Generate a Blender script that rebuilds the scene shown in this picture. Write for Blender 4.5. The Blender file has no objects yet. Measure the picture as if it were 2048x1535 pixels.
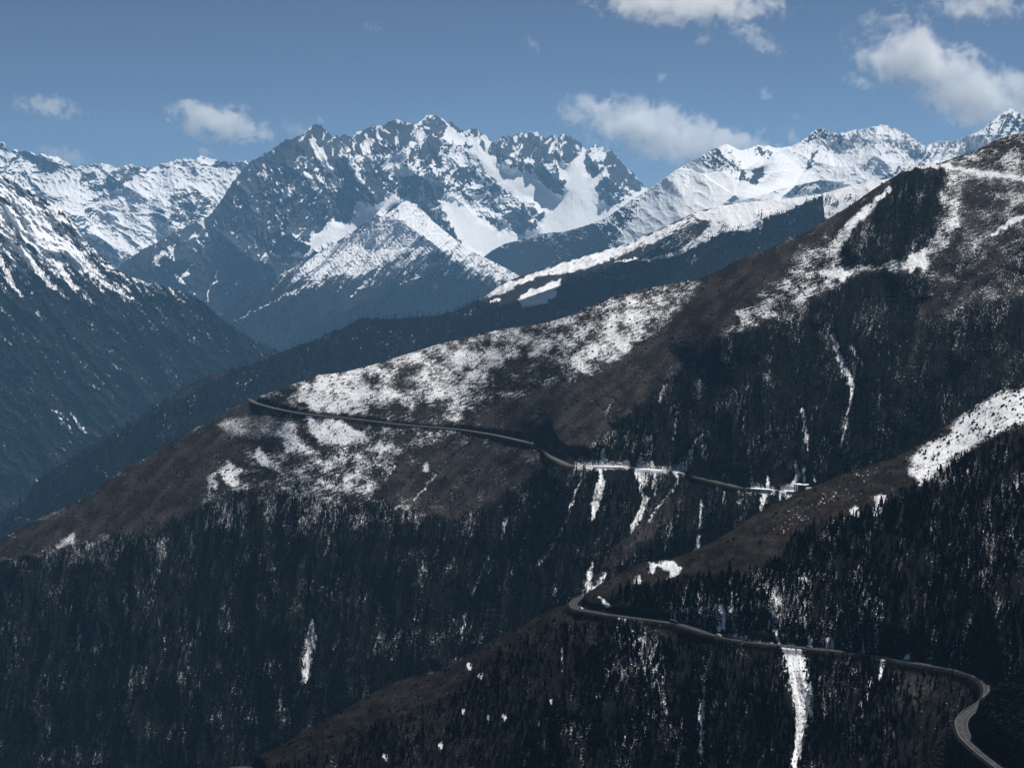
import bpy, math, random
import numpy as np
from mathutils import Vector, Matrix

SC = bpy.context.scene
COL = SC.collection
RNG = np.random.default_rng(7)
random.seed(7)

# ------------------------------------------------------------------ camera
FPX = 4435.0                      # focal length in photo pixels (2048 wide)
PITCH = math.atan(287.5 / FPX)    # horizon at y = 480 of 1535
cam_d = bpy.data.cameras.new("camera")
cam = bpy.data.objects.new("camera", cam_d)
COL.objects.link(cam)
cam_d.sensor_width = 36.0
cam_d.lens = 36.0 * FPX / 2048.0
cam_d.clip_start = 1.0
cam_d.clip_end = 120000.0
cam.rotation_euler = (math.pi / 2 - PITCH, 0, 0)
SC.camera = cam

# ------------------------------------------------------------------ sky, sun, exposure
SUN_ELEV = math.radians(57)
SUN_AZ = math.radians(34)         # clockwise from +Y (view direction) towards +X
world = bpy.data.worlds.new("World")
SC.world = world
world.use_nodes = True
wn = world.node_tree
bg = wn.nodes["Background"]
sky = wn.nodes.new("ShaderNodeTexSky")
sky.sky_type = 'NISHITA'
sky.sun_disc = False
sky.sun_elevation = SUN_ELEV
sky.sun_rotation = SUN_AZ
sky.altitude = 4300
sky.air_density = 0.42
sky.dust_density = 0.0
sky.ozone_density = 0.0
wn.links.new(sky.outputs[0], bg.inputs[0])
bg.inputs[1].default_value = 0.05
sun_d = bpy.data.lights.new("sun", 'SUN')
sun = bpy.data.objects.new("sun", sun_d)
COL.objects.link(sun)
sun_d.energy = 5.0
sun_d.angle = math.radians(0.5)
sun_d.color = (1.0, 0.965, 0.915)
sdir = Vector((math.sin(SUN_AZ) * math.cos(SUN_ELEV), math.cos(SUN_AZ) * math.cos(SUN_ELEV), math.sin(SUN_ELEV)))
sun.rotation_euler = sdir.to_track_quat('Z', 'Y').to_euler()
SC.view_settings.view_transform = 'Standard'
SC.view_settings.look = 'None'
SC.view_settings.exposure = 0.2
SC.view_settings.gamma = 1.0
SC.render.engine = 'CYCLES'
cy = SC.cycles
cy.use_denoising = True
cy.max_bounces = 11
cy.diffuse_bounces = 2
cy.glossy_bounces = 1
cy.transmission_bounces = 1
cy.volume_bounces = 10
cy.transparent_max_bounces = 6
cy.volume_step_rate = 1.0
cy.volume_max_steps = 160

# ------------------------------------------------------------------ helpers: tags, geometry
def tag(o, label=None, cat=None, group=None, kind=None):
    if label: o['label'] = label
    if cat: o['category'] = cat
    if group: o['group'] = group
    if kind: o['kind'] = kind
    return o

def ray(px, py):
    """lateral and vertical slope per metre of Y for a direction given in photo pixels"""
    a = (np.asarray(px, float) - 1024.0) / FPX
    b = (767.5 - np.asarray(py, float)) / FPX
    c, s = math.cos(PITCH), math.sin(PITCH)
    dy = c + b * s
    dz = -s + b * c
    return a / dy, dz / dy

def pt(px, py, d):
    l, w = ray(px, py)
    return np.stack([l * d, np.ones_like(l) * d, w * d], -1)

def mesh_np(name, verts, faces_list, mat=None, smooth=True, parent=None, attrs=None):
    """faces_list: list of (n,k) int arrays"""
    me = bpy.data.meshes.new(name)
    verts = np.ascontiguousarray(verts, dtype=np.float32).reshape(-1, 3)
    me.vertices.add(len(verts))
    me.vertices.foreach_set("co", verts.ravel())
    loops = np.concatenate([f.ravel() for f in faces_list]).astype(np.int32)
    tot = np.concatenate([np.full(len(f), f.shape[1], np.int32) for f in faces_list])
    start = np.concatenate([[0], np.cumsum(tot)[:-1]]).astype(np.int32)
    me.loops.add(len(loops))
    me.loops.foreach_set("vertex_index", loops)
    me.polygons.add(len(tot))
    me.polygons.foreach_set("loop_start", start)
    me.polygons.foreach_set("loop_total", tot)
    me.polygons.foreach_set("use_smooth", np.full(len(tot), smooth, dtype=bool))
    for an, av in (attrs or {}).items():
        if av.ndim == 1:
            at = me.attributes.new(an, 'FLOAT', 'POINT')
            at.data.foreach_set("value", av.astype(np.float32))
        else:
            at = me.attributes.new(an, 'FLOAT_COLOR', 'POINT')
            c4 = np.ones((len(av), 4), np.float32); c4[:, :3] = av
            at.data.foreach_set("color", c4.ravel())
    me.update(calc_edges=True)
    o = bpy.data.objects.new(name, me)
    COL.objects.link(o)
    if mat: me.materials.append(mat)
    if parent: o.parent = parent
    return o

def empty(name, loc=(0, 0, 0), rz=0.0):
    e = bpy.data.objects.new(name, None)
    e.location = loc
    e.rotation_euler = (0, 0, rz)
    e.empty_display_size = 0.5
    COL.objects.link(e)
    return e

# ------------------------------------------------------------------ noise (vectorised gradient noise)
_P = np.random.default_rng(3).permutation(4096).astype(np.int32)
_ANG = np.random.default_rng(5).uniform(0, 2 * math.pi, 4096).astype(np.float32)
_GX, _GY = np.cos(_ANG), np.sin(_ANG)

def perlin(x, y, seed=0):
    x = np.asarray(x, np.float32) + seed * 17.31
    y = np.asarray(y, np.float32) + seed * 9.73
    xi = np.floor(x); yi = np.floor(y)
    fx = x - xi; fy = y - yi
    xi = xi.astype(np.int32) & 4095; yi = yi.astype(np.int32) & 4095
    u = fx * fx * fx * (fx * (fx * 6 - 15) + 10)
    v = fy * fy * fy * (fy * (fy * 6 - 15) + 10)
    x1 = (xi + 1) & 4095
    y1 = (yi + 1) & 4095
    def g(a, b, dx, dy):
        h = _P[(_P[a] + b) & 4095]
        return _GX[h] * dx + _GY[h] * dy
    n00 = g(xi, yi, fx, fy); n10 = g(x1, yi, fx - 1, fy)
    n01 = g(xi, y1, fx, fy - 1); n11 = g(x1, y1, fx - 1, fy - 1)
    a = n00 + u * (n10 - n00)
    b = n01 + u * (n11 - n01)
    return (a + v * (b - a)) * 1.5

def fbm(x, y, oct=4, seed=0, gain=0.5, lac=2.03):
    s = 0; a = 1.0; t = 0; f = 1.0
    for i in range(oct):
        s = s + a * perlin(x * f, y * f, seed + i * 3.7)
        t += a; a *= gain; f *= lac
    return s / t

def ridged(x, y, oct=5, seed=0, gain=0.55, lac=2.03):
    s = 0; a = 1.0; t = 0; f = 1.0; w = 1.0
    for i in range(oct):
        n = 1 - np.abs(perlin(x * f, y * f, seed + i * 5.1)) * 1.6
        n = np.clip(n, 0, 1) ** 2
        s = s + a * n * w
        w = np.clip(n * 1.6, 0.25, 1)
        t += a; a *= gain; f *= lac
    return s / t

def sstep(a, b, x):
    t = np.clip((x - a) / (b - a), 0, 1)
    return t * t * (3 - 2 * t)

def blur(A, k):
    for ax in (0, 1):
        for _ in range(2):
            P_ = np.pad(A, [(k + 1, k) if a == ax else (0, 0) for a in (0, 1)], mode='edge')
            c = np.cumsum(P_, axis=ax, dtype=np.float64)
            n = A.shape[ax]
            A = ((c[2 * k + 1:2 * k + 1 + n] - c[:n]) if ax == 0 else (c[:, 2 * k + 1:2 * k + 1 + n] - c[:, :n])) / (2 * k + 1)
    return A

def seg_dist(X, Y, pts):
    """distance to polyline and the running parameter (0..n-1)"""
    best = np.full(X.shape, 1e9, np.float32); par = np.zeros(X.shape, np.float32)
    for i in range(len(pts) - 1):
        (x0, y0), (x1, y1) = pts[i][:2], pts[i + 1][:2]
        dx, dy = x1 - x0, y1 - y0
        L = dx * dx + dy * dy + 1e-9
        t = np.clip(((X - x0) * dx + (Y - y0) * dy) / L, 0, 1)
        d = np.hypot(X - x0 - t * dx, Y - y0 - t * dy)
        m = d < best
        best = np.where(m, d, best); par = np.where(m, i + t, par)
    return best, par

class Field:
    """painting on a surface patch that is addressed by its traced outline coordinates"""
    def __init__(self, X, Y, warp=6.0, seed=0, wl=28.0):
        self.X, self.Y = X, Y
        self.WX = X + warp * fbm(X / wl, Y / wl, 3, seed + 40) * 2
        self.WY = Y + warp * fbm(X / wl, Y / wl, 3, seed + 61) * 2
    def _sub(self, pts, pad):
        xs = [p[0] for p in pts]; ys = [p[1] for p in pts]
        return (self.WX > min(xs) - pad) & (self.WX < max(xs) + pad) & (self.WY > min(ys) - pad) & (self.WY < max(ys) + pad)
    def poly(self, pts, feather=6.0):
        out = np.zeros(self.X.shape, np.float32)
        m = self._sub(pts, feather + 2)
        if not m.any(): return out
        X = self.WX[m]; Y = self.WY[m]
        cl = list(pts) + [pts[0]]
        d, _ = seg_dist(X, Y, cl)
        ins = np.zeros(X.shape, bool)
        for i in range(len(cl) - 1):
            (x0, y0), (x1, y1) = cl[i], cl[i + 1]
            if y0 == y1: continue
            c = ((y0 > Y) != (y1 > Y)) & (X < (x1 - x0) * (Y - y0) / (y1 - y0) + x0)
            ins ^= c
        sd = np.where(ins, d, -d)
        out[m] = sstep(-feather, feather, sd)
        return out
    def line(self, pts, feather=0.5):
        """pts: (x, y, halfwidth)"""
        out = np.zeros(self.X.shape, np.float32)
        wmax = max(p[2] for p in pts)
        m = self._sub(pts, wmax * (1 + feather) + 2)
        if not m.any(): return out
        d, par = seg_dist(self.WX[m], self.WY[m], pts)
        ws = np.interp(par, np.arange(len(pts)), [p[2] for p in pts])
        out[m] = 1 - sstep(1 - feather, 1 + feather, d / np.maximum(ws, 0.1))
        return out

def tent(X, Y, pts):
    """ridge bulge; pts: (x, y, height, reach)"""
    d, par = seg_dist(X, Y, pts)
    k = np.arange(len(pts))
    h = np.interp(par, k, [p[2] for p in pts]); r = np.interp(par, k, [p[3] for p in pts])
    return h * np.clip(1 - d / r, 0, 1) ** 1.2

def swell(X, Y, pts):
    """rounded spur"""
    d, par = seg_dist(X, Y, pts)
    k = np.arange(len(pts))
    h = np.interp(par, k, [p[2] for p in pts]); r = np.interp(par, k, [p[3] for p in pts]) * 1.35
    return 0.8 * h * np.clip(1 - (d / r) ** 2, 0, 1) ** 2

# ------------------------------------------------------------------ materials
def ramp_mix(nt, fac, a, b):
    m = nt.nodes.new("ShaderNodeMix"); m.data_type = 'RGBA'
    nt.links.new(fac, m.inputs[0])
    for v, i in ((a, 6), (b, 7)):
        if isinstance(v, tuple): m.inputs[i].default_value = (*v, 1)
        else: nt.links.new(v, m.inputs[i])
    return m.outputs[2]

def terrain_material(name, nscale, amp, bump_d, snow_rgb=(0.86, 0.87, 0.89)):
    m = bpy.data.materials.new(name); m.use_nodes = True
    nt = m.node_tree; N = nt.nodes; L = nt.links
    bsdf = N["Principled BSDF"]
    tc = N.new("ShaderNodeTexCoord")
    sa = N.new("ShaderNodeAttribute"); sa.attribute_name = "snow"
    ga = N.new("ShaderNodeAttribute"); ga.attribute_name = "ground"
    n1 = N.new("ShaderNodeTexNoise"); n1.inputs["Scale"].default_value = nscale
    n1.inputs["Detail"].default_value = 4; n1.inputs["Roughness"].default_value = 0.65
    L.new(tc.outputs["Object"], n1.inputs["Vector"])
    ma = N.new("ShaderNodeMath"); ma.operation = 'MULTIPLY_ADD'
    ma.inputs[1].default_value = amp; ma.inputs[2].default_value = -amp * 0.5
    L.new(n1.outputs[0], ma.inputs[0])
    ad = N.new("ShaderNodeMath"); ad.operation = 'ADD'
    L.new(ma.outputs[0], ad.inputs[0]); L.new(sa.outputs["Fac"], ad.inputs[1])
    mr = N.new("ShaderNodeMapRange"); mr.interpolation_type = 'SMOOTHSTEP'
    mr.inputs[1].default_value = 0.46; mr.inputs[2].default_value = 0.56
    L.new(ad.outputs[0], mr.inputs[0])
    n2 = N.new("ShaderNodeTexNoise"); n2.inputs["Scale"].default_value = nscale * 0.45
    n2.inputs["Detail"].default_value = 5; n2.inputs["Roughness"].default_value = 0.7
    L.new(tc.outputs["Object"], n2.inputs["Vector"])
    vr = N.new("ShaderNodeMapRange"); vr.inputs[1].default_value = 0.3; vr.inputs[2].default_value = 0.7
    vr.inputs[3].default_value = 0.45; vr.inputs[4].default_value = 1.55
    L.new(n2.outputs[0], vr.inputs[0])
    sc = N.new("ShaderNodeVectorMath"); sc.operation = 'SCALE'
    L.new(ga.outputs["Color"], sc.inputs[0]); L.new(vr.outputs[0], sc.inputs["Scale"])
    col = ramp_mix(nt, mr.outputs[0], sc.outputs[0], snow_rgb)
    L.new(col, bsdf.inputs["Base Color"])
    bsdf.inputs["Roughness"].default_value = 0.75
    bsdf.inputs["Specular IOR Level"].default_value = 0.0
    bp = N.new("ShaderNodeBump"); bp.inputs["Distance"].default_value = bump_d; bp.inputs["Strength"].default_value = 0.8
    L.new(n2.outputs[0], bp.inputs["Height"]); L.new(bp.outputs[0], bsdf.inputs["Normal"])
    return m

def simple_material(name, rgb, rough=0.7, metal=0.0, nscale=None, var=0.3, bump=0.0, island=False, spec=0.3):
    m = bpy.data.materials.new(name); m.use_nodes = True
    nt = m.node_tree; N = nt.nodes; L = nt.links
    b = N["Principled BSDF"]
    b.inputs["Roughness"].default_value = rough; b.inputs["Metallic"].default_value = metal
    b.inputs["Specular IOR Level"].default_value = spec
    tc = N.new("ShaderNodeTexCoord")
    n = N.new("ShaderNodeTexNoise"); n.inputs["Scale"].default_value = nscale or 1.0; n.inputs["Detail"].default_value = 4
    L.new(tc.outputs["Object"], n.inputs["Vector"])
    mr = N.new("ShaderNodeMapRange"); mr.inputs[1].default_value = 0.3; mr.inputs[2].default_value = 0.7
    mr.inputs[3].default_value = 1 - var; mr.inputs[4].default_value = 1 + var
    L.new(n.outputs[0], mr.inputs[0])
    fac = mr.outputs[0]
    if island:
        g = N.new("ShaderNodeNewGeometry")
        m2 = N.new("ShaderNodeMapRange"); m2.inputs[3].default_value = 0.5; m2.inputs[4].default_value = 1.6
        L.new(g.outputs["Random Per Island"], m2.inputs[0])
        mm = N.new("ShaderNodeMath"); mm.operation = 'MULTIPLY'
        L.new(fac, mm.inputs[0]); L.new(m2.outputs[0], mm.inputs[1]); fac = mm.outputs[0]
    s = N.new("ShaderNodeVectorMath"); s.operation = 'SCALE'
    s.inputs[0].default_value = rgb; L.new(fac, s.inputs["Scale"])
    L.new(s.outputs[0], b.inputs["Base Color"])
    if bump:
        bp = N.new("ShaderNodeBump"); bp.inputs["Distance"].default_value = bump
        L.new(n.outputs[0], bp.inputs["Height"]); L.new(bp.outputs[0], b.inputs["Normal"])
    return m

ROCK = np.array([0.046, 0.052, 0.062]); ROCK_W = np.array([0.064, 0.067, 0.072])
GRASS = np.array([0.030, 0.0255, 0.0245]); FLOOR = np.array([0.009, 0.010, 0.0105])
SCRUB = np.array([0.020, 0.0185, 0.018])

# ------------------------------------------------------------------ terrain layer builder
def interp(X, pts, k):
    return np.interp(X, [p[0] for p in pts], [p[k] for p in pts])

class Layer: pass

def build_layer(name, x0, x1, sx, crest, bottom, nrow, dist_fn, slope_fn, relief_fn, paint_fn, mat,
                jag=(0, 10, 3), back=(0.6, 7, 40.0), seed=0, post=None, scale=1.0, road=None, ext=(0, 0)):
    X1 = np.arange(x0, x1 + sx, sx)
    # the ridge runs on past the edges of the view, in steadily wider steps
    for sgn, e in ((-1, ext[0]), (1, ext[1])):
        st_ = []; q_ = 0.0; h_ = sx
        while q_ < e: h_ = min(h_ * 1.05, 14.0); q_ += h_; st_.append(q_)
        X1 = np.concatenate([x0 - np.array(st_)[::-1], X1]) if (sgn < 0 and st_) else (np.concatenate([X1, X1[-1] + np.array(st_)]) if st_ else X1)
    c = interp(X1, crest, 1)
    if jag[0]:
        c = c - jag[0] * (ridged(X1 / jag[1], X1 * 0 + 0.37, 4, seed + 90, gain=0.62) - 0.45) * interp(X1, jag[3], 1) if len(jag) > 3 \
            else c - jag[0] * (ridged(X1 / jag[1], X1 * 0 + 0.37, 4, seed + 90, gain=0.62) - 0.45)
    bt = interp(X1, bottom, 1)
    t = np.linspace(0, 1, nrow)[:, None]
    PY = c[None] + (bt - c)[None] * t
    PX = np.broadcast_to(X1[None], PY.shape).copy()
    l, w = ray(PX, PY)
    def gsm(a, sig):
        kk = np.arange(-int(3 * sig), int(3 * sig) + 1); gk = np.exp(-0.5 * (kk / sig) ** 2); gk /= gk.sum()
        n = len(kk) // 2
        lo = 2 * a[0] - a[1:n + 1][::-1]; hi = 2 * a[-1] - a[-n - 1:-1][::-1]
        return np.convolve(np.concatenate([lo, a, hi]), gk, 'valid')
    cs = gsm(c, 30.0 / sx)
    ts = np.clip((PY - cs[None]) / (bt - cs)[None], 0, 1)
    s = np.maximum(slope_fn(PX, PY, ts), w + 0.06)
    sm = 0.5 * (s[1:] + s[:-1])
    inc = np.log((sm - w[:-1]) / (sm - w[1:]))
    ld = np.concatenate([np.zeros((1, len(X1))), np.cumsum(inc, 0)], 0)
    pyr, dr = dist_fn(X1, c)                        # anchor line: (py, distance)
    idx = np.clip((pyr - c) / (bt - c), 0, 1) * (nrow - 1)
    i0 = np.floor(idx).astype(int); i1 = np.minimum(i0 + 1, nrow - 1); fr = idx - i0
    k = np.arange(len(X1))
    la = ld[i0, k] * (1 - fr) + ld[i1, k] * fr
    LD = ld - la[None] + np.log(dr)[None]
    LD = LD + (gsm(LD[-1], 45.0 / sx) - LD[-1])[None]
    if road is not None:
        cr = np.log(dr) - (LD[i0, k] * (1 - fr) + LD[i1, k] * fr)
        cr = gsm(cr, 9.0 / sx) * sstep(road - 90, road + 20, X1)
        # the terrace of the road departs from the even slope only locally
        LD = LD + cr[None] * np.exp(-((PY - pyr[None]) / 75.0) ** 2)
    D = np.exp(LD)
    L = Layer(); L.PX, L.PY, L.t = PX, PY, t
    L.mpp = D / FPX
    R = relief_fn(L, D)
    D = (D - R) * scale
    L.mpp = D / FPX
    P = np.stack([l * D, D, w * D], -1)
    L.P = P
    if post: post(L)
    P = L.P
    # normals for slope dependent cover
    du = np.gradient(P, axis=1); dv = np.gradient(P, axis=0)
    n = np.cross(dv, du); n /= np.linalg.norm(n, axis=-1, keepdims=True) + 1e-9
    n *= np.sign(n[..., 2:3] + 1e-9)
    L.n = n
    L.area = np.linalg.norm(np.cross(du, dv), axis=-1)
    L.du, L.dv = du.astype(np.float32), dv.astype(np.float32)
    snow, ground, forest = paint_fn(L)
    L.snow, L.forest = snow, forest
    # far side of the ridge: the surface carries on downwards behind the crest
    bs, nb, st = back; st *= scale
    rows = []; 
    for j in range(nb, 0, -1):
        dd = st * (j ** 1.5)
        q = P[0].copy(); q[:, 1] += dd; q[:, 2] -= bs * dd * (0.5 + 0.5 * min(1, j / 3))
        q[:, 0] *= (P[0][:, 1] + dd * 0.5) / P[0][:, 1]
        q[:, 2] += st * 0.12 * fbm(q[:, 0] / (st * 3), q[:, 1] / (st * 3), 3, seed + 5) * j
        rows.append(q)
    A = np.concatenate([np.array(rows), P], 0)
    sn = np.concatenate([np.repeat(snow[:1], nb, 0), snow], 0)
    gr = np.concatenate([np.repeat(ground[:1], nb, 0), ground], 0)
    nr, nc = A.shape[:2]
    ii = np.arange(nr * nc).reshape(nr, nc)
    F = np.stack([ii[:-1, :-1], ii[1:, :-1], ii[1:, 1:], ii[:-1, 1:]], -1).reshape(-1, 4)
    L.obj = mesh_np(name, A, [F], mat, True, attrs={"snow": sn.ravel(), "ground": gr.reshape(-1, 3)})
    L.obj['kind'] = 'structure'
    return L

def mixc(a, b, f):
    return a + (b - a) * f[..., None]

def streak(L, lx, ly, shear, oct=4, seed=0):
    """noise stretched along the fall line; lx, ly wavelengths in traced px, shear = dx per dy"""
    return fbm((L.PX - shear * L.PY) / lx, L.PY / ly, oct, seed)

# =================================================================== L1: far snow range on the left
def flat_anchor(pts):
    def f(X, c): return c, interp(X, pts, 1)
    return f

C1 = [(-700,240),(-500,190),(-300,250),(-150,215),(-30,268),(0,280),(8,283),(14,298),(20,303),(32,298),(45,303),(60,303),(72,309),(85,308),(100,312),(115,313),(130,322),(150,334),(165,331),(185,328),(205,324),(225,330),(243,338),(252,328),(262,327),(270,331),(285,333),(300,335),(320,328),(345,322),(365,316),(385,318),(405,311),(420,315),(440,322),(465,326),(480,320),(492,322),(510,330),(600,350)]
def relief1(L, D):
    X, Y = L.PX, L.PY
    R = 190 * ridged((X - 0.5 * Y) / 190, Y / 150, 7, 11) + 16 * ridged(X / 14, Y / 14, 4, 13)
    R += 0.6 * tent(X, Y, [(250,330,100,90),(205,370,250,90),(150,420,300,80),(120,470,200,60)])
    R += 0.6 * tent(X, Y, [(410,312,80,80),(360,360,200,90),(300,430,250,80),(260,500,150,60)])
    R += 0.6 * tent(X, Y, [(5,285,120,60),(50,340,250,80),(110,420,300,80)])
    return R
def paint1(L):
    X, Y = L.PX, L.PY
    F = Field(X, Y, 5, 1)
    v = np.full(X.shape, 0.78)
    cr = Y - interp(X, C1, 1)
    v -= 0.33 * (1 - sstep(8, 38, cr)) * sstep(-0.2, 0.3, fbm(X / 40, Y / 30, 3, 4))
    v = np.maximum(v, 0)
    v = np.where(F.poly([(-20,285),(60,310),(130,325),(150,370),(120,420),(60,370),(-20,350)], 10) > .5, v - 0.25, v)
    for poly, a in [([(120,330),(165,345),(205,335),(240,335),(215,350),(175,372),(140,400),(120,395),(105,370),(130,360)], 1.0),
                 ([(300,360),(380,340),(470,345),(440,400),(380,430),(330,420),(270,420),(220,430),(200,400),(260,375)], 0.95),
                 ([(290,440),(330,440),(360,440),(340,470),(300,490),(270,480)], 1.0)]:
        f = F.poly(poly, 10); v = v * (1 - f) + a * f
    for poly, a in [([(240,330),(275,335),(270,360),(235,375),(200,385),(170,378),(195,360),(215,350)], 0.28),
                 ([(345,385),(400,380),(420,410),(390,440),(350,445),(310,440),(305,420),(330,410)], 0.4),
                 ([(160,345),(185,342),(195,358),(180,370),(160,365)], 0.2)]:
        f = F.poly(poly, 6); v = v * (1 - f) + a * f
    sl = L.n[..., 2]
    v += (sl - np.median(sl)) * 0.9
    v += 0.04 + 0.55 * fbm((X + Y * 0.4) / 14, (Y - X * .5) / 12, 5, 17, gain=0.65)
    g = mixc(ROCK, ROCK_W, sstep(-0.3, 0.4, fbm(X / 25, Y / 20, 4, 19))[...])
    return v, g, v * 0

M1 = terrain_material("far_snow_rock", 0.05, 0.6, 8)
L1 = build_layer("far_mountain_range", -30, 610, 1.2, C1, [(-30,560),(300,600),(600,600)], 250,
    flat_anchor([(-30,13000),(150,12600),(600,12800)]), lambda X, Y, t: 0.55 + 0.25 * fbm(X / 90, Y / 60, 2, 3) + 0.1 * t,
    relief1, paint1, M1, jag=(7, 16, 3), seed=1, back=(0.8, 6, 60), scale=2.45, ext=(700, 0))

# =================================================================== L2: the big rocky massif
C2 = [(225,545),(250,522),(275,505),(300,490),(320,480),(340,468),(360,458),(380,448),(400,440),(420,430),(430,416),(440,405),(448,390),(456,378),(462,368),(470,358),(480,345),(490,333),(500,325),(508,318),(515,315),(525,308),(535,303),(545,298),(555,290),(563,284),(570,280),(580,277),(590,277),(596,270),(605,267),(612,262),(617,255),(624,252),(630,247),(635,246),(640,251),(645,252),(650,258),(654,264),(660,267),(664,273),(672,271),(680,272),(685,269),(695,270),(702,272),(710,270),(713,262),(722,260),(735,257),(742,250),(755,250),(762,252),(770,247),(785,242),(800,240),(812,242),(822,246),(830,249),(840,241),(848,236),(855,230),(865,228),(876,230),(882,237),(893,241),(898,243),(905,243),(912,253),(922,258),(932,262),(940,257),(948,257),(956,259),(962,266),(972,273),(982,280),(990,286),(993,288),(996,281),(1002,273),(1009,270),(1013,275),(1018,270),(1022,274),(1030,267),(1037,264),(1047,263),(1054,268),(1060,263),(1067,266),(1073,261),(1080,272),(1090,275),(1100,272),(1112,270),(1117,274),(1120,268),(1127,266),(1134,269),(1137,274),(1140,269),(1145,280),(1149,274),(1153,282),(1160,282),(1166,295),(1174,300),(1178,297),(1184,292),(1190,289),(1196,294),(1200,295),(1205,292),(1210,303),(1216,300),(1222,297),(1228,306),(1236,316),(1248,328),(1260,340),(1272,353),(1284,366),(1297,379),(1330,410),(1380,450)]
def relief2(L, D):
    X, Y = L.PX, L.PY
    wx = X + 22 * fbm(X / 80, Y / 80, 2, 31); wy = Y + 18 * fbm(X / 80, Y / 80, 2, 37)
    R = 190 * ridged((wx - 0.25 * wy) / 150, wy / 190, 7, 21)
    R += 42 * ridged(wx / 26, wy / 34, 4, 25) + 12 * ridged(X / 8, Y / 9, 3, 26)
    R += 0.5 * tent(wx, wy, [(634,250,60,70),(620,300,200,70),(600,340,330,80),(590,400,420,90),(560,470,450,100),(500,540,350,110),(430,600,200,100)])
    R += 0.5 * tent(wx, wy, [(680,272,60,60),(690,310,260,70),(720,350,360,70),(750,400,380,60)])
    R += 0.5 * tent(wx, wy, [(865,228,100,80),(850,290,250,90),(840,340,350,90),(870,400,380,80),(900,450,330,60),(940,500,200,50)])
    R += 0.5 * tent(wx, wy, [(960,270,60,60),(1000,330,250,70),(1060,400,350,70),(1085,430,330,60),(1050,460,250,50)])
    R += 0.5 * tent(wx, wy, [(1220,298,120,60),(1215,360,330,60),(1200,400,350,50)])
    R += 0.5 * tent(wx, wy, [(1130,268,100,50),(1110,340,300,50),(1125,385,300,40)])
    for x in (1003, 1020, 1046, 1073, 1098, 1121, 1133, 1148, 1190, 1206, 1221):   # pinnacles
        R += tent(X, Y, [(x,262,30,11),(x - 3,300,60,13),(x - 8,330,40,12)])
    R = R * (0.22 + 0.78 * sstep(0, 70, Y - interp(X, C2, 1)))
    # the smooth snow slopes are scree fans: little relief there
    F = Field(X, Y, 4, 9)
    sm = np.maximum(F.poly(SF_BIG, 14), F.poly(SF_TROUGH, 12))
    return R * (1 - sm) + (0.8 * R.mean() * sstep(-10, 60, Y - interp(X, C2, 1)) + 0.2 * blur(R, 60) + 0.08 * blur(R, 8) + 3 * fbm(X / 12, Y / 12, 3, 8)) * sm
SF_TROUGH = [(622,472),(640,462),(665,445),(693,447),(714,427),(712,405),(736,413),(755,413),(786,382),(804,396),(830,405),(790,411),(726,452),(677,484),(618,509),(580,519),(564,499),(585,511),(615,501)]
SF_BIG = [(880,404),(894,386),(898,396),(911,396),(917,404),(940,425),(960,437),(975,443),(998,465),(1006,451),(1028,463),(1045,472),(1057,455),(1072,462),(1077,445),(1090,425),(1080,416),(1057,406),(1028,392),(1016,379),(997,367),(969,341),(940,304),(956,297),(969,308),(1010,336),(1049,345),(1086,361),(1106,381),(1125,390),(1129,377),(1131,365),(1120,347),(1110,318),(1135,330),(1155,318),(1172,300),(1170,318),(1170,345),(1182,352),(1213,341),(1190,377),(1204,406),(1233,412),(1272,386),(1297,378),(1380,440),(1233,470),(1194,480),(1106,500),(1067,520),(995,540),(960,520),(930,500),(905,455)]
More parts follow.
